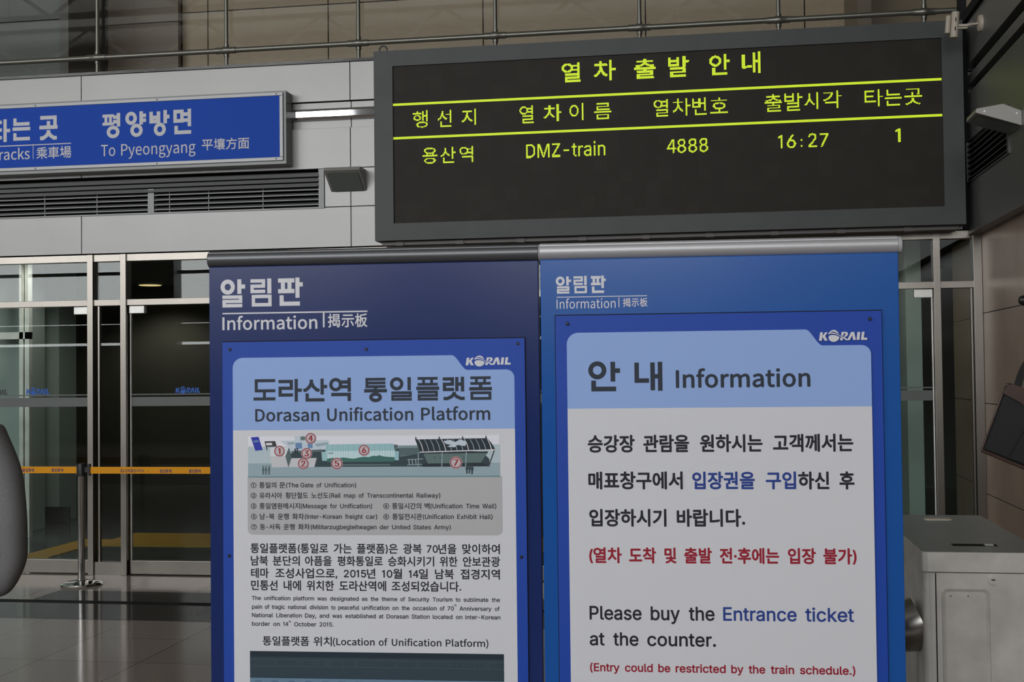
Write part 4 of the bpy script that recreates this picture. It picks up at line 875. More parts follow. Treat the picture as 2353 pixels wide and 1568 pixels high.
for p0, p1 in ((367, 394), (434, 461)): word_parts('belt_print', BFr, BO, [('출입통제', p0, p1)], (p0, 1079, 1087), ink_b, bl, shift=(0, SY-.001, 0), bold=.02)
q = BFr.px(281, 1082, BO)
for k in range(20):
    a0, a1 = 2*pi*k/20, 2*pi*(k+1)/20
    if k in (2, 3): continue
    mb.face([(q[0]+.014*cos(a0), -BO, q[1]+.014*sin(a0)), (q[0]+.014*cos(a1), -BO, q[1]+.014*sin(a1)), (q[0]+.008*cos(a1)+.001, -BO, q[1]+.008*sin(a1)), (q[0]+.008*cos(a0)+.001, -BO, q[1]+.008*sin(a0))])
mb.build('belt_emblem', ink_b, bl, shift=(0, SY-.001, 0)); mb = MB()
q = BFr.px(341, 1083, BO); mb.face([(q[0]-.003, -BO, q[1]-.003), (q[0]+.003, -BO, q[1]-.003), (q[0]+.003, -BO, q[1]+.003), (q[0]-.003, -BO, q[1]+.003)])
mb.build('belt_print', ink_b, bl, shift=(0, SY-.001, 0))
mb = MB(); mb.box(-6.9, SX-.03, SY-.001, SY+.001, .862, .914); bl = mb.build('belt', belt_m, st)
for p0, p1 in ((51, 78), (118, 145), (-16, 11)): word_parts('belt_print', BFr, BO, [('출입통제', p0, p1)], (p0, 1077, 1085), ink_b, bl, shift=(0, SY-.001, 0), bold=.02)
LAYK[0] = 1

# ------------------------------------------------------------------ information signs
AS = .0545
IF = Frame((0, 3.10, 0), AS)
navy = mat('navy_sign_panel', (.009, .026, .14, 1), .20, spec=.5)
blue = mat('blue_sign_panel', (.008, .100, .41, 1), .20, spec=.5)
brd = mat('printed_royal_blue', (.011, .066, .43, 1), .5, spec=.35)
lblue = mat('printed_light_blue', (.325, .48, .86, 1), .55, spec=.3)
paper = mat('printed_white', (.74, .745, .79, 1), .55, spec=.3)
inkd = mat('printed_slate_ink', (.030, .040, .060, 1), .55, spec=.3)
inkk = mat('printed_dark_ink', (.020, .020, .030, 1), .55, spec=.3)
inkb = mat('printed_blue_ink', (.025, .06, .30, 1), .55, spec=.3)
inkr = mat('printed_red_ink', (.36, .014, .035, 1), .55, spec=.3)
whit = mat('white_sign_lettering', (.74, .74, .78, 1), .5)
screw_m = mat('dark_screw', (.05, .05, .055, 1), .35, .8)

def tube_profile():
    pts = []
    for k in range(64):
        a = 2*pi*k/64; r = .0225
        if radians(40) < a < radians(150) and k % 4 in (0, 1): r -= .0016
        pts.append((r*cos(a), r*sin(a)))
    return pts
def sign(label, x0, x1, ztop, panel_mat, tube_mat, cap_mat, tx0, tx1, caps, dy=0.0):
    s = thing('information_sign', label, 'sign', IF, ((x0+x1)/2, .02+dy, 0), 'blue standing information signs')
    mb = MB(); mb.box(x0, x1, dy, dy+.03, .30, ztop); p = mb.build('panel', panel_mat, s, bevel=.002)
    mb = MB(); mb.prism([(q[0]+.018+dy, q[1]+ztop+.020) for q in tube_profile()], 'x', tx0, tx1, smooth=False); mb.build('top_tube', tube_mat, s)
    for a, b in caps:
        mb = MB(); mb.prism([(.021*cos(t)+.018+dy, .021*sin(t)+ztop+.020) for t in [2*pi*k/28 for k in range(28)]], 'x', a, b, smooth=True); mb.build('end_cap', cap_mat, s, bevel=.002)
    for x in (x0+.16, x1-.16):
        mb = MB(); mb.box(x-.02, x+.02, dy+.031, dy+.061, .02, ztop-.05); mb.box(x-.025, x+.025, dy-.15, dy+.20, 0, .03); mb.build('leg', steel_b, s, bevel=.003)
    return s, p
def board_shape(fr, off, xl, xr, pts_top, zbot):
    return pts_top + [(xr, zbot), (xl, zbot)]
def round_arc(cx, cz, r, a0, a1, n=8): return [(cx+r*cos(radians(a0+(a1-a0)*k/n)), cz+r*sin(radians(a0+(a1-a0)*k/n))) for k in range(n+1)]

ZB = .42     # lower end of the posters, below the picture
def poster(parent, fr, L):
    """L: dict of pixel measures"""
    t = .006
    bxl = (fr.px(*L['bl0'], t)[0]+fr.px(*L['bl1'], t)[0])/2; bxr = (fr.px(*L['br0'], t)[0]+fr.px(*L['br1'], t)[0])/2
    bz = (fr.px(*L['tl'], t)[1]+fr.px(*L['tr'], t)[1])/2
    mb = MB(); mb.box(bxl-.002, bxr+.002, -.0015, 0, ZB-.05, bz+.0025); mb.build('shadow_strip', gap_m, parent)  # dark strip stands in for the shadow line round the board
    mb = MB(); mb.box(bxl, bxr, -t, -.0015, ZB-.05, bz); bd = mb.build('poster_board', brd, parent)
    o1 = t+.0004
    wl = (fr.px(*L['wl0'], o1)[0]+fr.px(*L['wl1'], o1)[0])/2; wr = (fr.px(*L['wr0'], o1)[0]+fr.px(*L['wr1'], o1)[0])/2
    zt = fr.px(*L['ht'], o1)[1]; zs = fr.px(*L['hs'], o1)[1]; zb = (fr.px(*L['hb0'], o1)[1]+fr.px(*L['hb1'], o1)[1])/2
    r = L['r']*1.09e-3; c1 = fr.px(L['cx0'], L['ht'][1], o1)[0]; c2 = fr.px(L['cx1'], L['hs'][1], o1)[0]
    curve = []
    for k in range(13):
        u = k/12; sx = u; sz = u*u*(3-2*u); curve.append((c1+(c2-c1)*sx, zt+(zs-zt)*(.35*sz+.65*u if 0 else sz)))
    top = [(wl, zb)] + [(wl, zt-r)] + round_arc(wl+r, zt-r, r, 180, 90)[1:] + curve + round_arc(wr-r*.8, zs-r*.8, r*.8, 90, 0) + [(wr, zb)]
    mb = MB(); mb.flat(list(reversed(top)), -o1); mb.build('header_field', lblue, bd)
    sheet = MB(); sheet.flat([(wl, ZB), (wr, ZB), (wr, zb), (wl, zb)], -o1)
    mb = MB(); logo(mb, fr, o1, *L['logo']); mb.build('logo', whit, bd)
    for p in L['screws']:
        x, z = fr.px(*p, o1); mb = MB(); mb.lathe([(.0042, 0), (.0042, .001), (.003, .002)], (0, 0, 0), 14)
        mb.v = [(x+v[0], -t-v[2], z+v[1]) for v in mb.v]; mb.build('screw', screw_m, bd)
    return bd, o1+.0003, sheet

ztopL = (IF.px(479, 613)[1]+IF.px(1236, 600)[1])/2; ztopR = (IF.px(1242, 597)[1]+IF.px(2063, 582)[1])/2
xl0 = (IF.px(479, 620)[0]+IF.px(486, 1560)[0])/2; xl1 = (IF.px(1238, 620)[0]+IF.px(1250, 1500)[0])/2-.002
xr0 = (IF.px(1241, 610)[0]+IF.px(1251, 1560)[0])/2+.001; xr1 = (IF.px(2064, 590)[0]+IF.px(2081, 1560)[0])/2
tube_d = mat('dark_grey_anodised', (.12, .122, .128, 1), .34, .6)
tube_l = mat('silver_anodised', (.48, .475, .49, 1), .42, .45)
cap_m = mat('pale_plastic_cap', (.42, .42, .43, 1), .4)
sL, pL = sign('navy blue standing board under a dark grey tube, with numbered platform diagram and legend', xl0, xl1, ztopL, navy, tube_d, tube_d, IF.px(478, 590)[0], IF.px(1235.5, 575)[0], [(IF.px(475.5, 595)[0], IF.px(480, 595)[0])], 0.0)
sR, pR = sign('brighter blue standing board under a silver tube, with red and black ticket notice', xr0, xr1, ztopR, blue, tube_l, cap_m, IF.px(1240, 575)[0], IF.px(2062, 560)[0], [(IF.px(1236.5, 575)[0], IF.px(1240, 575)[0]), (IF.px(2062, 560)[0], IF.px(2073, 560)[0])], -.004)
HO = .0008
# --- left sign header
for it in [('알',507,563.5,643,707.3),('림',575.5,624,641,705),('판',639,696,639,703.5)]: heavy_part('heading_syllable', IF, HO, [it], .15, whit, pL)
mb = MB(); rule(mb, IF, HO, 511, 844.3, 719.5, 3.2); a = IF.px(743.7, 715.5, HO); b = IF.px(743.7, 752.5, HO); mb.flat([(a[0]-.0022, b[1]), (a[0]+.0022, b[1]), (a[0]+.0022, a[1]), (a[0]-.0022, a[1])], -HO); mb.build('heading_rules', whit, pL)
word_parts('heading_word', IF, HO, [('Information', 511, 729.3)], (511, 729.6, 759.2), whit, pL, ref='I', bold=.016, font='S')
mb = MB(); words(mb, IF, HO, [('揭', 753.4, 781.5), ('示', 784.5, 813.5), ('板', 815.5, 844.2)], (753.4, 721.3, 753.3), '板', .014); mb.build('heading_word', whit, pL)
# --- left poster
LP = dict(tl=(512, 788.5), tr=(1205, 775.5), bl0=(511.6, 960), bl1=(514.7, 1560), br0=(1207.9, 960), br1=(1213.7, 1560),
          wl0=(534.5, 900), wl1=(538.8, 1560), wr0=(1182.6, 990), wr1=(1190.4, 1560), ht=(600, 822.2), hs=(1120, 849.8), hb0=(535, 989.5), hb1=(1183, 985.4),
          r=24, cx0=1038, cx1=1074, logo=(1069.8, 1173.3, 822.3, 839.8), screws=[(528,803.5),(841.5,803),(1189.7,790),(527,1278),(1198,1281)])
bL, o2, sheetL = poster(sL, IF, LP)
heavy_part('title_word', IF, o2, [('도',582.4,632.5,872,921),('라',640,693.5,871.5,923.6),('산',697,751.8,870.8,923.4),('역',756.5,806.2,869,922.5)], .145, inkd, bL)
heavy_part('title_word', IF, o2, [('통',836.7,889,869,925),('일',896,946,867.5,921.5),('플',956.5,1009,867,921),('랫',1017.5,1067.5,866.5,919.5),('폼',1078.3,1130.3,865.5,919.5)], .145, inkd, bL)
word_parts('title_word', IF, o2, [('Dorasan', 586.5, 733.7), ('Unification', 751.7, 949.6), ('Platform', 967.6, 1126.4)], (586.5, 940.6, 969.3), inkd, bL, ref='D', bold=.018, font='S')
K5 = lambda x: 560+x/3.857
def line5(mb, items, yt, yb, **k): words(mb, IF, o2+.0003, [(w_, K5(a), K5(b)) for w_, a, b in items], (K5(items[0][1]), 980+yt/3.857, 980+yb/3.857), **k)
def line6(mb, items, yt, yb, **k): words(mb, IF, o2, [(w_, K5(a), K5(b)) for w_, a, b in items], (K5(items[0][1]), 1230+yt/3.857, 1230+yb/3.857), **k)
# grey box with legend
gp = IF.px(K5(33), 980+300/3.857, o2); gq = IF.px(K5(2288), 980+300/3.857, o2); gb = (IF.px(K5(33), 980+965/3.857, o2)[1]+IF.px(K5(2288), 980+965/3.857, o2)[1])/2; r_ = .014
grey_p = mat('printed_grey', (.51, .51, .525, 1), .55, spec=.3)
gt = IF.px(K5(33), 980+455/3.857, o2)[1]+.002
mb = MB(); mb.flat(round_arc(gp[0]+r_, gb+r_, r_, 180, 270) + round_arc(gq[0]-r_, gb+r_, r_, 270, 360) + [(gq[0], gt), (gp[0], gt)], -o2); mb.build('legend_box', grey_p, bL)
mb = sheetL
line5(mb, [('①',62,112),('통일의',138,288),('문(The',316,486),('Gate',503,617),('of',645,690),('Unification)',717,997)], 497, 549, bold=.015, mi=1)
line5(mb, [('②',62,112),('유라시아',140,340),('횡단철도',370,570),('노선도(Rail',598,860),('map',888,990),('of',1018,1064),('Transcontinental',1093,1503),('Railway)',1532,1742)], 588, 641, bold=.015, mi=1)
line5(mb, [('③',64,112),('통일염원메시지(Message',140,737),('for',765,827),('Unification)',855,1137),('④',1237,1288),('통일시간의',1315,1573),('벽(Unification',1603,1938),('Time',1970,2088),('Wall)',2115,2238)], 681, 734, bold=.015, mi=1)
line5(mb, [('⑤',66,115),('남-북',142,272),('운행',302,400),('화차(Inter-Korean',430,870),('freight',898,1055),('car)',1083,1183),('⑥',1238,1288),('통일전시관(Unification',1317,1862),('Exhibit',1892,2065),('Hall)',2092,2205)], 774, 827, bold=.015, mi=1)
line5(mb, [('⑦',66,115),('동-서독',143,325),('운행',354,452),('화차(Militarzugbegleitwagen',482,1177),('der',1205,1287),('United',1315,1475),('States',1503,1660),('Army)',1688,1835)], 866, 918, bold=.015, mi=1)
line6(mb, [('통일플랫폼(통일로',60,748),('가는',797,957),('플랫폼)은',1003,1365),('광복',1413,1577),('70년을',1622,1885),('맞이하여',1937,2270)], 75, 161, bold=.019, mi=1)
line6(mb, [('남북',63,215),('분단의',258,497),('아픔을',543,780),('평화통일로',830,1232),('승화시키기',1278,1688),('위한',1737,1895),('안보관광',1942,2272)], 185, 271, bold=.019, mi=1)
line6(mb, [('테마',65,222),('조성사업으로,',280,830),('2015년',887,1167),('10월',1227,1405),('14일',1463,1633),('남북',1695,1862),('접경지역',1922,2270)], 294, 381, bold=.019, mi=1)
line6(mb, [('민통선',65,300),('내에',354,507),('위치한',558,800),('도라산역에',847,1262),('조성되었습니다.',1310,1927)], 402, 490, bold=.019, mi=1)
line6(mb, [('The',73,153),('unification',182,413),('platform',441,623),('was',652,735),('designated',765,1018),('as',1047,1097),('the',1125,1193),('theme',1222,1360),('of',1388,1430),('Security',1457,1645),('Tourism',1675,1850),('to',1878,1920),('sublimate',1948,2168),('the',2198,2270)], 540, 576, ref='T', bold=.019, mi=1)
line6(mb, [('pain',73,163),('of',187,228),('tragic',248,365),('national',393,557),('division',585,747),('to',775,813),('peaceful',838,1023),('unification',1050,1290),('on',1318,1372),('the',1400,1470),('occasion',1498,1710),('of',1738,1780),('70',1805,1863),('Anniversary',1912,2195),('of',2225,2268)], 617, 654, ref='T', bold=.019, mi=1)
line6(mb, [('National',73,260),('Liberation',288,515),('Day,',543,643),('and',672,757),('was',785,872),('established',900,1170),('at',1198,1238),('Dorasan',1266,1460),('Station',1488,1647),('located',1675,1850),('on',1880,1937),('inter-Korean',1963,2275)], 691, 728, ref='T', bold=.019, mi=1)
line6(mb, [('border',73,232),('on',262,320),('14',350,395),('October',448,643),('2015.',672,798)], 768, 805, ref='T', bold=.019, mi=1)
line6(mb, [('th',1866,1886)], 612, 632, ref='T', bold=.01, mi=1); line6(mb, [('th',398,418)], 757, 776, ref='T', bold=.01, mi=1)
line6(mb, [('통일플랫폼',168,580),('위치(Location',618,1160),('of',1197,1275),('Unification',1312,1752),('Platform)',1790,2168)], 898, 979, bold=.016, mi=1, font='S')
sheetL.build('printed_sheet', [paper, inkk], bL)
# lower picture (its top part shows)
cols = {}
def pc(r, g, b): return mat('print_%d_%d_%d' % (r, g, b), (lin(r)/.58, lin(g)/.58, lin(b)/.58, 1), .55, spec=.3)
mb = MB(); x0, zt = IF.px(K5(55), 1230+1028/3.857, o2); x1 = IF.px(K5(2306), 1500, o2)[0]; H = .30
mb.flat([(x0, zt-H), (x1, zt-H), (x1, zt), (x0, zt)], -o2, 0)
def band(d0, d1, mi, k): mb.flat([(x0, zt-d1), (x1, zt-d1), (x1, zt-d0), (x0, zt-d0)], -o2-k*4e-5, mi)
band(.014, .066, 1, 1); band(.0205, .0208, 2, 3); band(.0372, .0375, 2, 3)
rr = random.Random(3)
for k in range(150):
    xx = x0+.01+(x1-x0-.03)*rr.random(); d = .0215+.005*rr.random(); wv = .001+.003*rr.random()
    mb.flat([(xx+.001, zt-.036), (xx+wv, zt-.036), (xx+wv+.002, zt-d), (xx+.003, zt-d)], -o2-2*4e-5-k*2e-7, 3 if rr.random() < .6 else 1)
band(.0672, .30, 4, 2)
for k in range(14): mb.flat([(x0+.012+k*.043, zt-.082), (x0+.032+k*.043, zt-.082), (x0+.03+k*.043, zt-.073), (x0+.014+k*.043, zt-.073)], -o2-3.5*4e-5, 5)
mb.build('lower_picture', [pc(27,38,48), pc(40,53,62), pc(92,104,110), pc(47,60,67), pc(86,110,130), pc(72,96,118)], bL)
# --- diagram of the platform
PAL = [(188,188,196),(150,164,170),(92,122,126),(42,56,62),(106,122,126),(166,166,170),(178,182,186),(70,86,88),(38,46,140),(50,52,56),(162,172,182),(88,116,150),(128,162,168),(166,186,190),(52,92,86),(30,40,46),(78,96,94),(190,188,192),(125,142,150),(110,145,150)]
PM = [pc(*c) for c in PAL]
mb = MB(); dk_ = [0]; dz0_ = IF.px(K5(38), 980+455/3.857, o2)[1]
x38, x2270 = IF.px(K5(38), 1050, o2)[0], IF.px(K5(2270), 1050, o2)[0]; ztop_ = IF.px(K5(38), 980+90/3.857, o2)[1]
def dpt(x, y):
    return (x38+(x2270-x38)*(x-38)/2232, ztop_+(dz0_-ztop_)*(y-90)/365)
def pg_(pts, c):
    dk_[0] += 1; mb.flat([dpt(*p) for p in pts], -o2-.0003-dk_[0]*6e-6, c)
pg_([(38,90),(2270,90),(2270,180),(38,180)], 0)
pg_([(38,186),(2270,172),(2270,445),(38,450)], 1)
pg_([(38,330),(2270,330),(2270,446),(38,450)], 18)
pg_([(390,362),(420,205),(1600,200),(2120,235),(2180,300),(2180,362)], 3)
pg_([(1380,178),(1550,176),(1590,245),(1400,275)], 4); pg_([(1385,200),(1560,198),(1580,250),(1395,270)], 7)
pg_([(38,444),(2270,442),(2270,455),(38,455)], 2)
pg_([(325,132),(460,130),(460,90),(560,88),(575,130),(765,127),(772,205),(425,245),(410,185)], 10)
pg_([(465,150),(525,148),(528,200),(470,205)], 11); pg_([(575,150),(620,148),(622,196),(580,200)], 11); pg_([(512,95),(553,93),(555,125),(515,128)], 16); pg_([(640,160),(760,145),(762,165),(660,185)], 18); pg_([(395,145),(455,143),(458,160),(400,165)], 18)
pg_([(430,222),(705,208),(705,282),(430,282)], 7); pg_([(430,240),(700,230),(700,282),(430,282)], 3)
pg_([(458,200),(470,200),(474,242),(456,242)], 15); pg_([(478,196),(490,196),(492,242),(476,242)], 15)
pg_([(65,98),(135,94),(172,212),(105,218)], 8); pg_([(85,128),(132,124),(137,140),(90,144)], 11)
pg_([(188,135),(285,132),(300,182),(200,184)], 9); pg_([(200,150),(255,148),(258,168),(206,170)], 17); pg_([(200,184),(210,184),(216,215),(208,215)], 9)
pg_([(240,190),(410,185),(376,268),(240,270)], 6); pg_([(240,268),(376,265),(402,362),(255,367)], 5); pg_([(376,266),(410,188),(430,282),(402,362)], 7)
pg_([(430,285),(657,283),(636,363),(404,363)], 5)
pg_([(660,320),(1460,302),(1455,356),(640,363)], 3); pg_([(890,343),(1310,343),(1310,349),(890,349)], 4)
pg_([(1340,170),(1378,170),(1378,210),(1350,225)], 7)
pg_([(740,165),(1340,160),(1352,224),(735,228)], 12); pg_([(735,225),(1352,222),(1352,300),(742,305)], 13)
for k in range(26): x_ = 748+k*23.3; pg_([(x_+4,166),(x_+7,166),(x_+5,300),(x_+2,300)], 12 if k % 2 else 19)
mt = [(745,292),(800,283),(850,286),(900,280),(950,288),(990,291),(1030,282),(1075,275),(1120,278),(1160,266),(1190,268),(1215,262),(1250,272),(1290,276),(1352,280)]
pg_([(1346,318),(748,320)]+mt, 14)
pg_([(700,230),(748,228),(748,309),(706,309)], 12); pg_([(1350,226),(1388,226),(1386,306),(1350,306)], 12)
pg_([(760,238),(805,236),(805,246),(760,248)], 4)
for y_ in (298, 345): pg_([(1460,y_),(1600,y_-6),(1600,y_),(1460,y_+6)], 18)
for x_ in (1470, 1500, 1530): pg_([(x_,300),(x_+8,300),(x_+14,350),(x_+6,350)], 18)
pg_([(1590,335),(2120,330),(2185,362),(1600,364)], 15)
pg_([(1600,242),(2168,238),(2105,330),(1642,336)], 16)
for x_ in (1690, 1742, 1945): pg_([(x_,272),(x_+22,271),(x_+22,303),(x_,304)], 7)
pg_([(1570,236),(2168,232),(2165,246),(1575,250)], 15)
pg_([(1532,125),(2160,117),(2200,160),(2232,215),(1572,234)], 15)
for k in range(13):
    x_ = 1560+k*50; pg_([(x_,124),(x_+5,124),(x_+30,170),(x_+45,228),(x_+39,228),(x_+24,172)], 18 if k % 4 else 17)
pg_([(1780,140),(1840,130),(1880,150),(1930,125),(1985,150),(1970,185),(1900,175),(1880,195),(1810,190),(1850,175),(1800,165)], 10)
pg_([(1570,233),(2232,214),(2232,222),(1572,241)], 17)
for x_, t_ in ((1535, 95), (1740, 93), (1945, 91), (2148, 88)): pg_([(x_-4,t_+35),(x_+1,t_),(x_+14,t_+32)], 9)
pg_([(2218,222),(2228,222),(2178,362),(2168,362)], 9); pg_([(1765,240),(1772,240),(1768,362),(1760,362)], 18); pg_([(1975,236),(1983,236),(1976,362),(1968,362)], 18); pg_([(1555,240),(1562,240),(1562,375),(1555,375)], 18)
for x_, y_ in ((165,356),(190,357),(218,356)): pg_([(x_+10+6*cos(k*pi/4), y_-1+7*sin(k*pi/4)) for k in range(8)], 7); pg_([(x_+4,y_+7),(x_+16,y_+7),(x_+21,y_+32),(x_+16,y_+45),(x_+16,y_+74),(x_+11,y_+74),(x_+10,y_+48),(x_+9,y_+74),(x_+4,y_+74),(x_+4,y_+45),(x_,y_+32)], 7)
for x_, y_ in ((1972,350),(1995,348),(2018,355)): pg_([(x_+11+7*cos(k*pi/4), y_-1+8*sin(k*pi/4)) for k in range(8)], 3); pg_([(x_+4,y_+7),(x_+18,y_+7),(x_+23,y_+32),(x_+17,y_+45),(x_+16,y_+76),(x_+11,y_+76),(x_+10,y_+48),(x_+8,y_+76),(x_+3,y_+76),(x_+4,y_+45),(x_-1,y_+32)], 3)
mb2 = mb; NI = len(PM)
for ch, cx_, cy_, rr_ in (('1',323,222,45),('4',605,110,45),('3',568,243,46),('2',537,333,46),('6',1080,217,46),('5',838,333,48),('7',1888,328,50)):
    c0 = dpt(cx_, cy_); R_ = abs(dpt(cx_+rr_, cy_)[0]-c0[0]); yb_ = -o2-.0012
    mb2.flat([(c0[0]+R_*1.08*cos(2*pi*k/32), c0[1]+R_*1.08*sin(2*pi*k/32)) for k in range(32)], yb_, NI)
    for k in range(32):
        a0, a1 = 2*pi*k/32, 2*pi*(k+1)/32
        mb.face([(c0[0]+R_*f_*cos(a_), yb_-.0001, c0[1]+R_*f_*sin(a_)) for f_, a_ in ((1, a0), (1, a1), (.84, a1), (.84, a0))], NI+1)
    g = glyphs(ch); s_ = R_*1.12/(g[5]-g[4])
    for sh in (-.04, 0, .04):
        i = len(mb.v); mb.v += [(c0[0]+(v[0]-(g[2]+g[3])/2+sh)*s_, yb_-.0001-(sh+.05)*1e-3, c0[1]+(v[1]-(g[4]+g[5])/2)*s_) for v in g[0]]
        for t in g[1]: mb.f.append((i+t[0], i+t[1], i+t[2])); mb.m.append(NI+1); mb.sm.append(False)
mb.build('platform_diagram', PM+[mat('print_pink_white', (.62, .56, .58, 1), .55, spec=.3), inkr], bL)

# --- right sign header
HR = HO+.004
for it in [('알',1277.2,1312.5,636,675.4),('림',1318,1348.5,634.7,674.5),('판',1358,1392,634,674)]: heavy_part('heading_syllable', IF, HR, [it], .145, whit, pR)
mb = MB(); rule(mb, IF, HR, 1279, 1486.6, 682.6, 1.8); a = IF.px(1422, 684, HR); b = IF.px(1422, 706.4, HR); mb.flat([(a[0]-.001, b[1]), (a[0]+.001, b[1]), (a[0]+.001, a[1]), (a[0]-.001, a[1])], -HR); mb.build('heading_rules', whit, pR)
word_parts('heading_word', IF, HR, [('Information', 1279, 1414.5)], (1279, 688.7, 710), whit, pR, ref='I', bold=0, font='S')
mb = MB(); words(mb, IF, HR, [('揭', 1431.3, 1449), ('示', 1451, 1468), ('板', 1470, 1488)], (1431.3, 685.3, 705.8), '板', .010); mb.build('heading_word', whit, pR)
# --- right poster
FR = Frame(IF.o + IF.R @ Vector((0, -.004, 0)), AS)
RP = dict(tl=(1278, 726.3), tr=(2027, 714), bl0=(1279.9, 960), bl1=(1285, 1560), br0=(2031.8, 960), br1=(2039.7, 1560),
          wl0=(1304, 900), wl1=(1311.8, 1560), wr0=(2004, 940), wr1=(2014, 1560), ht=(1340, 765), hs=(1930, 793.8), hb0=(1304, 939.2), hb1=(2004, 934.5),
          r=26, cx0=1850, cx1=1890, logo=(1881, 1992, 764, 783.3), screws=[(1303.4, 744), (1998, 733)])
BASE_SHIFT = (0, -.004, 0)
_ob = MB.build
def shifted(s, name, mats, parent=None, **k):
    k['shift'] = BASE_SHIFT; return _ob(s, name, mats, parent, **k)
MB.build = shifted
bR, o3, sheetR = poster(sR, FR, RP)
for it in [('안',1352,1425,831,900),('내',1458,1522,832.4,899)]: heavy_part('title_syllable', FR, o3, [it], .155, inkd, bR)
word_parts('title_word', FR, o3, [('Information', 1552.8, 1861.7)], (1552.8, 851.2, 892), inkd, bR, ref='I', bold=.022, font='S')
K7 = lambda x: 1220+x/2.5375
def line7(mb, items, yt, yb, **k): words(mb, FR, o3, [(w_, K7(a), K7(b)) for w_, a, b in items], (K7(k.pop('x', items[0][1])), 950+yt/2.5375, 950+yb/2.5375), **k)
mb = sheetR
line7(mb, [('승강장',332,605),('관람을',655,922),('원하시는',985,1350),('고객께서는',1410,1878)], 130, 230, bold=.028, mi=1)
line7(mb, [('매표창구에서',335,885)], 343, 444, bold=.028, mi=1); line7(mb, [('하신',1557,1738),('후',1797,1885)], 344, 445, x=1000, bold=.028, mi=1)
line7(mb, [('입장하시기',340,790),('바랍니다.',850,1248)], 560, 660, bold=.028, mi=1)
line7(mb, [('입장권을',940,1305),('구입',1368,1545)], 343, 444, bold=.028, mi=2)
line7(mb, [('Entrance',1120,1548),('ticket',1598,1882)], 1129, 1209, ref='P', bold=.018, mi=2)
line7(mb, [('(열차',340,530),('도착',572,730),('및',778,848),('출발',893,1055),('전·후에는',1100,1447),('입장',1497,1660),('불가)',1703,1897)], 783, 873, bold=.028, mi=3)
line7(mb, [('(Entry',345,517),('could',548,710),('be',742,812),('restricted',843,1135),('by',1167,1238),('the',1268,1365),('train',1397,1533),('schedule.)',1567,1890)], 1455, 1503, ref='E', bold=.026, mi=3)
line7(mb, [('Please',342,645),('buy',698,868),('the',920,1070)], 1122, 1202, ref='P', bold=.018, mi=1)
line7(mb, [('at',343,430),('the',480,627),('counter.',678,1078)], 1274, 1352, ref='P', bold=.018, mi=1)
for k in range(40):
    a0, a1 = 2*pi*(k+.6*sin(k))/40, 0
    a0, a1 = 2*pi*k/40, 2*pi*(k+1)/40
    if k in (3, 4): continue
    P4 = [FR.px(K7(1055+f_*165*cos(a_)), 950+(400-f_*110*sin(a_)-(1055+165*cos(a_)-900)*.05)/2.5375, o3) for f_, a_ in ((1, a0), (1, a1), (.994, a1), (.994, a0))]
    sheetR.flat(P4, -o3+.00005, 4)
sheetR.build('printed_sheet', [paper, inkk, inkb, inkr, mat('pencil_grey', (.52, .52, .54, 1), .6)], bR)
MB.build = _ob

# ------------------------------------------------------------------ ticket gate with turning arms
gx0, gx1, gy0, gy1, gzt = .66, 1.052, 4.268, 5.335, 1.0
gate = thing('turnstile', 'stainless steel ticket gate cabinet with dark lid beside the brown stone wall', 'turnstile', WORLD, ((gx0+gx1)/2, (gy0+gy1)/2, 0))
def rrect(x0, x1, y0, y1, r, n=6):
    return round_arc(x1-r, y1-r, r, 0, 90, n)+round_arc(x0+r, y1-r, r, 90, 180, n)+round_arc(x0+r, y0+r, r, 180, 270, n)+round_arc(x1-r, y0+r, r, 270, 360, n)
gx1 = 1.055
mb = MB(); mb.prism(rrect(gx0, gx1, gy0, gy1, .022), 'z', gzt-.066, gzt-.002, 0, True); mb.prism(rrect(gx0+.002, gx1-.002, gy0+.002, gy1-.002, .02), 'z', gzt-.002, gzt, 1); fixn(mb.build('lid', [steel_b, lid_m], gate))
mb = MB(); mb.prism(rrect(gx0+.006, gx1-.006, gy0+.008, gy1-.008, .03), 'z', 0, gzt-.070, 0, True); fixn(mb.build('body', steel_b, gate))
def gp_(px_, py_, Y=gy0+.004): q = hit_y(px_, py_, Y); return q.x, q.z
# front door with recessed panel
x0_, z1_ = gp_(2151, 1318); mb = MB()
mb.box(x0_-.003, x0_, gy0+.004, gy0+.012, .02, z1_); mb.build('door_gap', gap_m, gate)
a_ = gp_(2166, 1354); b_ = gp_(2272, 1354); zb_ = .12
def ring(out, inn, y0, y1):
    for k in range(len(out)):
        p, q, r2_, s2_ = out[k], out[(k+1) % len(out)], inn[(k+1) % len(out)], inn[k]
        mb.face([(p[0], y0, p[1]), (q[0], y0, q[1]), (r2_[0], y1, r2_[1]), (s2_[0], y1, s2_[1])], 0, True)
mb = MB(); out = rrect(a_[0], b_[0], zb_, a_[1], .018); inn = rrect(a_[0]+.009, b_[0]-.009, zb_+.009, a_[1]-.009, .012)
out2 = rrect(a_[0]-.004, b_[0]+.004, zb_-.004, a_[1]+.004, .02)
ring(out2, out, gy0+.0078, gy0+.003); ring(out, inn, gy0+.003, gy0+.0072); mb.flat(list(reversed(inn)), gy0+.0072); mb.build('pressed_panel', steel_b, gate)
mb = MB()
for p_ in ((2185, 1371), (2225, 1371)):
    q = gp_(*p_); mb.tube([(q[0], gy0+.0072, q[1]), (q[0], gy0+.006, q[1])], .0022, 8)
mb.build('rivet', black_p, gate)
q = gp_(2282, 1333); mb = MB(); mb.tube([(q[0], gy0+.009, q[1]), (q[0], gy0+.001, q[1])], [.0175, .0165], 24); mb.tube([(q[0], gy0+.001, q[1]), (q[0], gy0-.001, q[1])], .011, 20); lk = mb.build('lock', steel_b, gate)
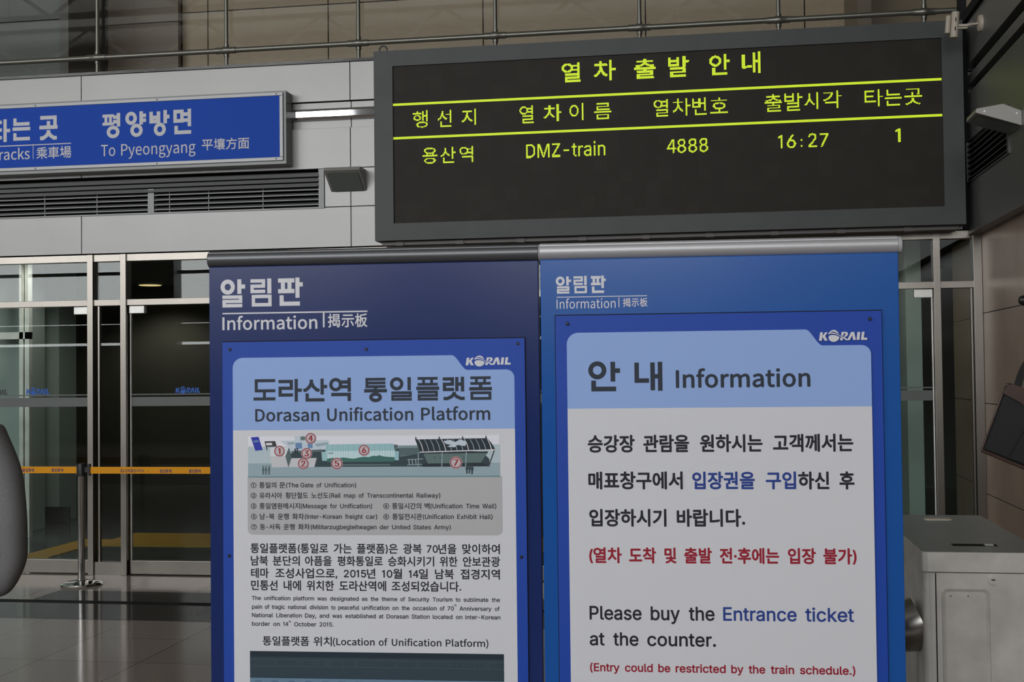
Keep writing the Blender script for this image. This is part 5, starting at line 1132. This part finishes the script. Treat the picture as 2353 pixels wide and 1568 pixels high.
mb = MB(); mb.box(q[0]-.006, q[0]+.006, gy0-.0016, gy0-.0009, q[1]-.002, q[1]+.002); mb.build('keyhole', black_p, lk)
# lit window and ticket slot on the lid
p0 = hit_z(2124, 1194, gzt); p1 = hit_z(2184, 1194, gzt)
mb = MB(); mb.prism(rrect(p0.x, p1.x, p0.y-.03, p0.y+.03, .012), 'z', gzt, gzt+.004); fixn(mb.build('sensor_window', mat('cream_window', (.62, .55, .45, 1), .3), gate))
p0 = hit_z(2188, 1253, gzt); p1 = hit_z(2288, 1253, gzt)
mb = MB(); mb.box(p0.x, p1.x, p0.y-.022, p0.y+.022, gzt, gzt+.0015); sl = mb.build('ticket_slot', gap_m, gate)
mb = MB(); mb.box(p1.x-.04, p1.x-.012, p0.y-.018, p0.y+.012, gzt+.0015, gzt+.004); mb.build('slot_plate', steel_b, sl)
# hub and three arms on the left flank
hc = Vector((gx0+.012, 4.40, .745)); ax = Vector((-1, 0, -.42)).normalized()
mb = MB(); mb.tube([hc, hc+ax*.04, hc+ax*.10, hc+ax*.12], [.088, .088, .068, .04], 28); hub = mb.build('hub', mat('dark_steel_hub', (.28, .265, .245, 1), .28, .95), gate)
tip = hc+ax*.085; u1 = Vector((0, 1, 0)); u2 = ax.cross(u1).normalized()
for k in range(3):
    an = radians(90+120*k+8); rad = (u1*cos(an)+u2*sin(an)); d = (rad*.82+ax*.57).normalized()
    mb = MB(); mb.tube([tip+d*.02, tip+d*.40, tip+d*.42, tip+d*.43], [.019, .019, .016, .006], 16); mb.build('arm', chrome, gate)

# ------------------------------------------------------------------ people and bag
def skin(name, verts, edges, radii, material, parent, sub=2, base=None):
    b = Vector(base if base else BASE[parent.name])
    me = bpy.data.meshes.new(name); me.from_pydata([tuple(Vector(v)-b) for v in verts], edges, []); me.materials.append(material)
    o = bpy.data.objects.new(name, me); COL.objects.link(o)
    if parent is not None: o.parent = parent
    sk = o.modifiers.new('skin', 'SKIN'); sk.use_smooth_shade = True
    if not me.skin_vertices: 
        bm = bmesh.new(); bm.from_mesh(me); bm.verts.layers.skin.verify(); bm.to_mesh(me); bm.free()
    for i, r in enumerate(radii):
        me.skin_vertices[0].data[i].radius = r if isinstance(r, tuple) else (r, r); me.skin_vertices[0].data[i].use_root = (i == 0)
    ss = o.modifiers.new('smooth', 'SUBSURF'); ss.levels = sub; ss.render_levels = sub
    return o
skin_m = mat('skin', (.50, .30, .22, 1), .5)
hair_m = mat('black_hair', (.012, .011, .010, 1), .4)
grey_k = mat('grey_knit', (.19, .185, .187, 1), .85, noise=.14, nscale=180, bump=.12, bscale=420)
dark_c = mat('black_cloth', (.015, .015, .016, 1), .8)
shoe_m = mat('dark_shoe', (.02, .018, .016, 1), .5)
def person(label, bx, by, face, S, top_mat, arm_pose, wide=1.0):
    """face: heading in radians (0 looks along +y). Body is one continuous skin, clothes are children."""
    fr = Frame((bx, by, 0), face)
    p = thing('person', label, 'person', fr, (0, 0, 0))
    V = [(0,0,.94),(0,0,1.08),(0,.0,1.25),(0,-.01,1.36),(0,.0,1.455),(0,.03,1.535),(0,.035,1.62),(0,.03,1.70)]
    Rr = [(.09,.07),(.09,.07),(.105,.08),(.095,.065),(.046,.050),(.062,.078),(.076,.098),(.06,.075)]
    E = [(i, i+1) for i in range(7)]
    def add(pts, rs, root):
        i0 = len(V); V.extend(pts); Rr.extend(rs); E.append((root, i0)); E.extend((i0+k, i0+k+1) for k in range(len(pts)-1))
    for sx in (-1, 1):
        add([(sx*.09,0,.86),(sx*.095,.01,.50),(sx*.10,-.02,.09),(sx*.105,.10,.035)], [.085,.058,.042,.035], 0)
        add([(sx*.16*wide,-.01,1.365)]+[(sx*a, b, c) for a, b, c in arm_pose], [.048,.042,.036,.03,.026,.02][:1+len(arm_pose)], 3)
    V = [(v[0]*S, v[1]*S, v[2]*S) for v in V]; Rr = [tuple(q*S for q in r) if isinstance(r, tuple) else r*S for r in Rr]
    body = skin('body', V, E, Rr, skin_m, p)
    # top: torso and sleeves
    tv = [(0,0,.80),(0,0,.92),(0,0,1.07),(0,0,1.23),(0,-.01,1.36),(0,0,1.445)]; tr_ = [(.172,.135),(.175,.138),(.165,.13),(.175,.135),(.165,.115),(.082,.080)]; te = [(0,1),(1,2),(2,3),(3,4),(4,5)]
    for sx in (-1, 1):
        i0 = len(tv); pts = [(sx*.17*wide,-.01,1.375)]+[(sx*a, b, c) for a, b, c in arm_pose]
        tv += pts; tr_ += [.085,.072,.062,.055,.050,.045][:len(pts)]; te.append((4, i0)); te += [(i0+k, i0+k+1) for k in range(len(pts)-1)]
    skin('top', [tuple(q*S for q in v) for v in tv], te, [tuple(q*S for q in r) if isinstance(r, tuple) else r*S for r in tr_], top_mat, p)
    lv = [(0,0,.97), (0,0,.86)]; lr = [(.14,.11), (.16,.125)]; le = [(0, 1)]
    for sx in (-1, 1):
        i0 = len(lv); lv += [(sx*.085,0,.74),(sx*.095,.01,.50),(sx*.10,-.02,.11)]; lr += [.10,.075,.07]; le += [(1, i0), (i0, i0+1), (i0+1, i0+2)]
    skin('trousers', [tuple(q*S for q in v) for v in lv], le, [tuple(q*S for q in r) if isinstance(r, tuple) else r*S for r in lr], dark_c, p)
    for sx in (-1, 1):
        skin('shoe', [tuple(q*S for q in v) for v in ((sx*.10,-.05,.055),(sx*.10,.03,.05),(sx*.105,.15,.035))], [(0,1),(1,2)], [.05*S,.05*S,.034*S], shoe_m, p)
    skin('hair', [tuple(q*S for q in v) for v in ((0,-.03,1.52),(0,-.025,1.60),(0,-.01,1.68),(0,.03,1.735))], [(0,1),(1,2),(2,3)], [(.068*S,.06*S),(.086*S,.078*S),(.092*S,.095*S),(.07*S,.085*S)], hair_m, p)
    mb = MB()
    for sx in (-1, 1):
        mb.lathe([(.001, -.014), (.012, -.007), (.012, .007), (.001, .014)], (0, 0, 0), 12); n_ = len(mb.v); k_ = 4*12
        mb.v[-k_:] = [(v[0]+sx*.032*S, v[1]+.104*S, v[2]+1.625*S) for v in mb.v[-k_:]]
    mb.build('eyes', hair_m, p)
    skin('nose', [tuple(q*S for q in v) for v in ((0,.09,1.635),(0,.108,1.60),(0,.118,1.588))], [(0,1),(1,2)], [.012*S,.015*S,.016*S], skin_m, p, 2)
    skin('mouth', [tuple(q*S for q in v) for v in ((-.022,.088,1.55),(0,.097,1.55),(.022,.088,1.55))], [(0,1),(1,2)], [.006*S,.009*S,.006*S], mat('lips', (.32, .12, .10, 1), .5), p, 2)
    for sx in (-1, 1):
        skin('ear', [tuple(q*S for q in v) for v in ((sx*.088,.02,1.60),(sx*.094,.012,1.64))], [(0,1)], [.016*S,.02*S], skin_m, p, 2)
    return p, fr
# person at the left edge: back to the camera, hands in pockets
pa = [(.245,-.035,1.22),(.272,-.045,1.06),(.262,.0,.90),(.185,.06,.775),(.06,.10,.78)]
person('person in grey knitted jumper standing before the glass doors and belt barrier', -3.01, 4.55, .12, .985, grey_k, pa)
# person at the right edge, in black, carrying the bag on the back
pb = [(.23,.03,1.22),(.25,.03,1.06),(.22,.11,.90),(.15,.14,.82)]
pR_, frR = person('person in black clothes with a hair bun, carrying the black canvas bag', 1.445, 5.58, -radians(88), 1.06, dark_c, pb)
q = hit_y(2348, 690, 5.56)
mb = MB()
mb.tube([(-.014, 0, .002), (-.010, 0, .001), (.002, 0, 0), (.018, .004, -.004), (.032, .008, -.008), (.05, .014, -.014), (.09, .02, -.03)], [.004, .015, .021, .0235, .021, .017, .02], 18)
loc = frR.R.transposed() @ (Vector((q.x, q.y, q.z))-frR.o)
mb.v = [tuple(loc + frR.R.transposed() @ Vector(v)) for v in mb.v]
mb.build('hair_bun', hair_m, pR_)
# bag, hung askew
bag_m = mat('black_canvas', (.020, .021, .023, 1), .75, bump=.3, bscale=200)
lea = mat('brown_leather', (.072, .040, .030, 1), .45, noise=.2, nscale=30)
BY = 5.2
ptl = hit_y(2306, 885, BY); pbl = hit_y(2250, 1034, BY); pbr = hit_y(2353, 1074, BY)
ux = (pbr-pbl); ux.y = 0; ux.normalize(); uz = Vector((-ux.z, 0, ux.x)); 
bag = thing('shoulder_bag', 'black canvas bag with brown leather flap hanging before the brown stone wall', 'bag', WORLD, tuple(pbl))
WB = .40; HB = (ptl-pbl).dot(uz)
def BP(a, b, y): return tuple(pbl + ux*a + uz*b + Vector((0, y, 0)))
sk_ = (ptl-pbl).dot(ux)       # left edge leans
def bag_sec(d, ins): return [(ins, ins), (WB-ins, ins), (WB-ins-sk_, HB-ins), (sk_+ins, HB-ins)]
mb = MB()
f0 = [BP(a, b, -.05) for a, b in bag_sec(0, .012)]; f1 = [BP(a, b, -.035) for a, b in bag_sec(0, 0)]; f2 = [BP(a, b, .05) for a, b in bag_sec(0, .022)]
mb.face(f0[::-1])
for A_, B_ in ((f0, f1), (f1, f2)):
    for k in range(4): mb.face([A_[k], A_[(k+1) % 4], B_[(k+1) % 4], B_[k]])
mb.face(f2); fixn(mb.build('body', bag_m, bag))
mb = MB()
fl = [(sk_-.004, HB-.035), (sk_+.004, HB+.004), (sk_+.02, HB+.012), (WB-sk_-.02, HB+.012), (WB-sk_, HB-.02), (WB-.12, HB-.10), (sk_+.15, HB-.105), (sk_+.10, HB-.06), (sk_+.075, HB-.046), (sk_+.03, HB-.040)]
pr_ = [BP(a, b, -.062) for a, b in fl]; pk = [BP(a, b, -.052) for a, b in fl]
mb.face(pr_[::-1]); mb.face(pk)
for k in range(len(fl)): mb.face([pr_[k], pr_[(k+1) % len(fl)], pk[(k+1) % len(fl)], pk[k]])
top = [(sk_+.0, HB-.01), (sk_+.012, HB+.012), (WB-sk_-.01, HB+.012), (WB-sk_, HB-.01)]
for k in (1,): mb.face([BP(*top[k], -.055), BP(*top[k+1], -.055), BP(*top[k+1], .04), BP(*top[k], .04)])
fixn(mb.build('flap', lea, bag, bevel=.002))
mb = MB(); mb.tube([BP(.0, .0, -.045), BP(WB*.5, -.004, -.048), BP(WB, 0, -.045)], .007, 8); mb.tube([BP(0, 0, -.045), BP(sk_, HB-.03, -.045)], .004, 8); mb.build('edging', lea, bag)
mb = MB(); arch = [(.215+.105*cos(t), .11+.075*sin(t)) for t in [pi-pi*k/14 for k in range(15)]]
mb.tube([BP(.10, .02, -.052)]+[BP(a, b, -.052) for a, b in arch]+[BP(.33, .02, -.052)], .004, 8); mb.build('front_pocket', bag_m, bag)
s0 = hit_y(2337, 888, BY); 
mb = MB(); path = [Vector((s0.x, BY, s0.z-.01)), Vector((s0.x+.022, BY+.01, s0.z+.06)), Vector((s0.x+.06, BY+.03, s0.z+.12)), Vector((s0.x+.17, BY+.10, s0.z+.16)), Vector((s0.x+.28, BY+.16, s0.z+.10))]
for _ in range(2): path = [path[0]] + [p for a, b in zip(path, path[1:]) for p in (a.lerp(b, .25), a.lerp(b, .75))] + [path[-1]]
for A_, B_ in zip(path, path[1:]):
    n_ = Vector((.016, 0, .004)); mb.face([A_-n_, A_+n_, B_+n_, B_-n_]); k_ = Vector((0, .004, 0)); mb.face([A_-n_+k_, B_-n_+k_, B_+n_+k_, A_+n_+k_])
    mb.face([A_-n_, B_-n_, B_-n_+k_, A_-n_+k_]); mb.face([A_+n_, A_+n_+k_, B_+n_+k_, B_+n_])
mb.build('strap', dark_c, bag)
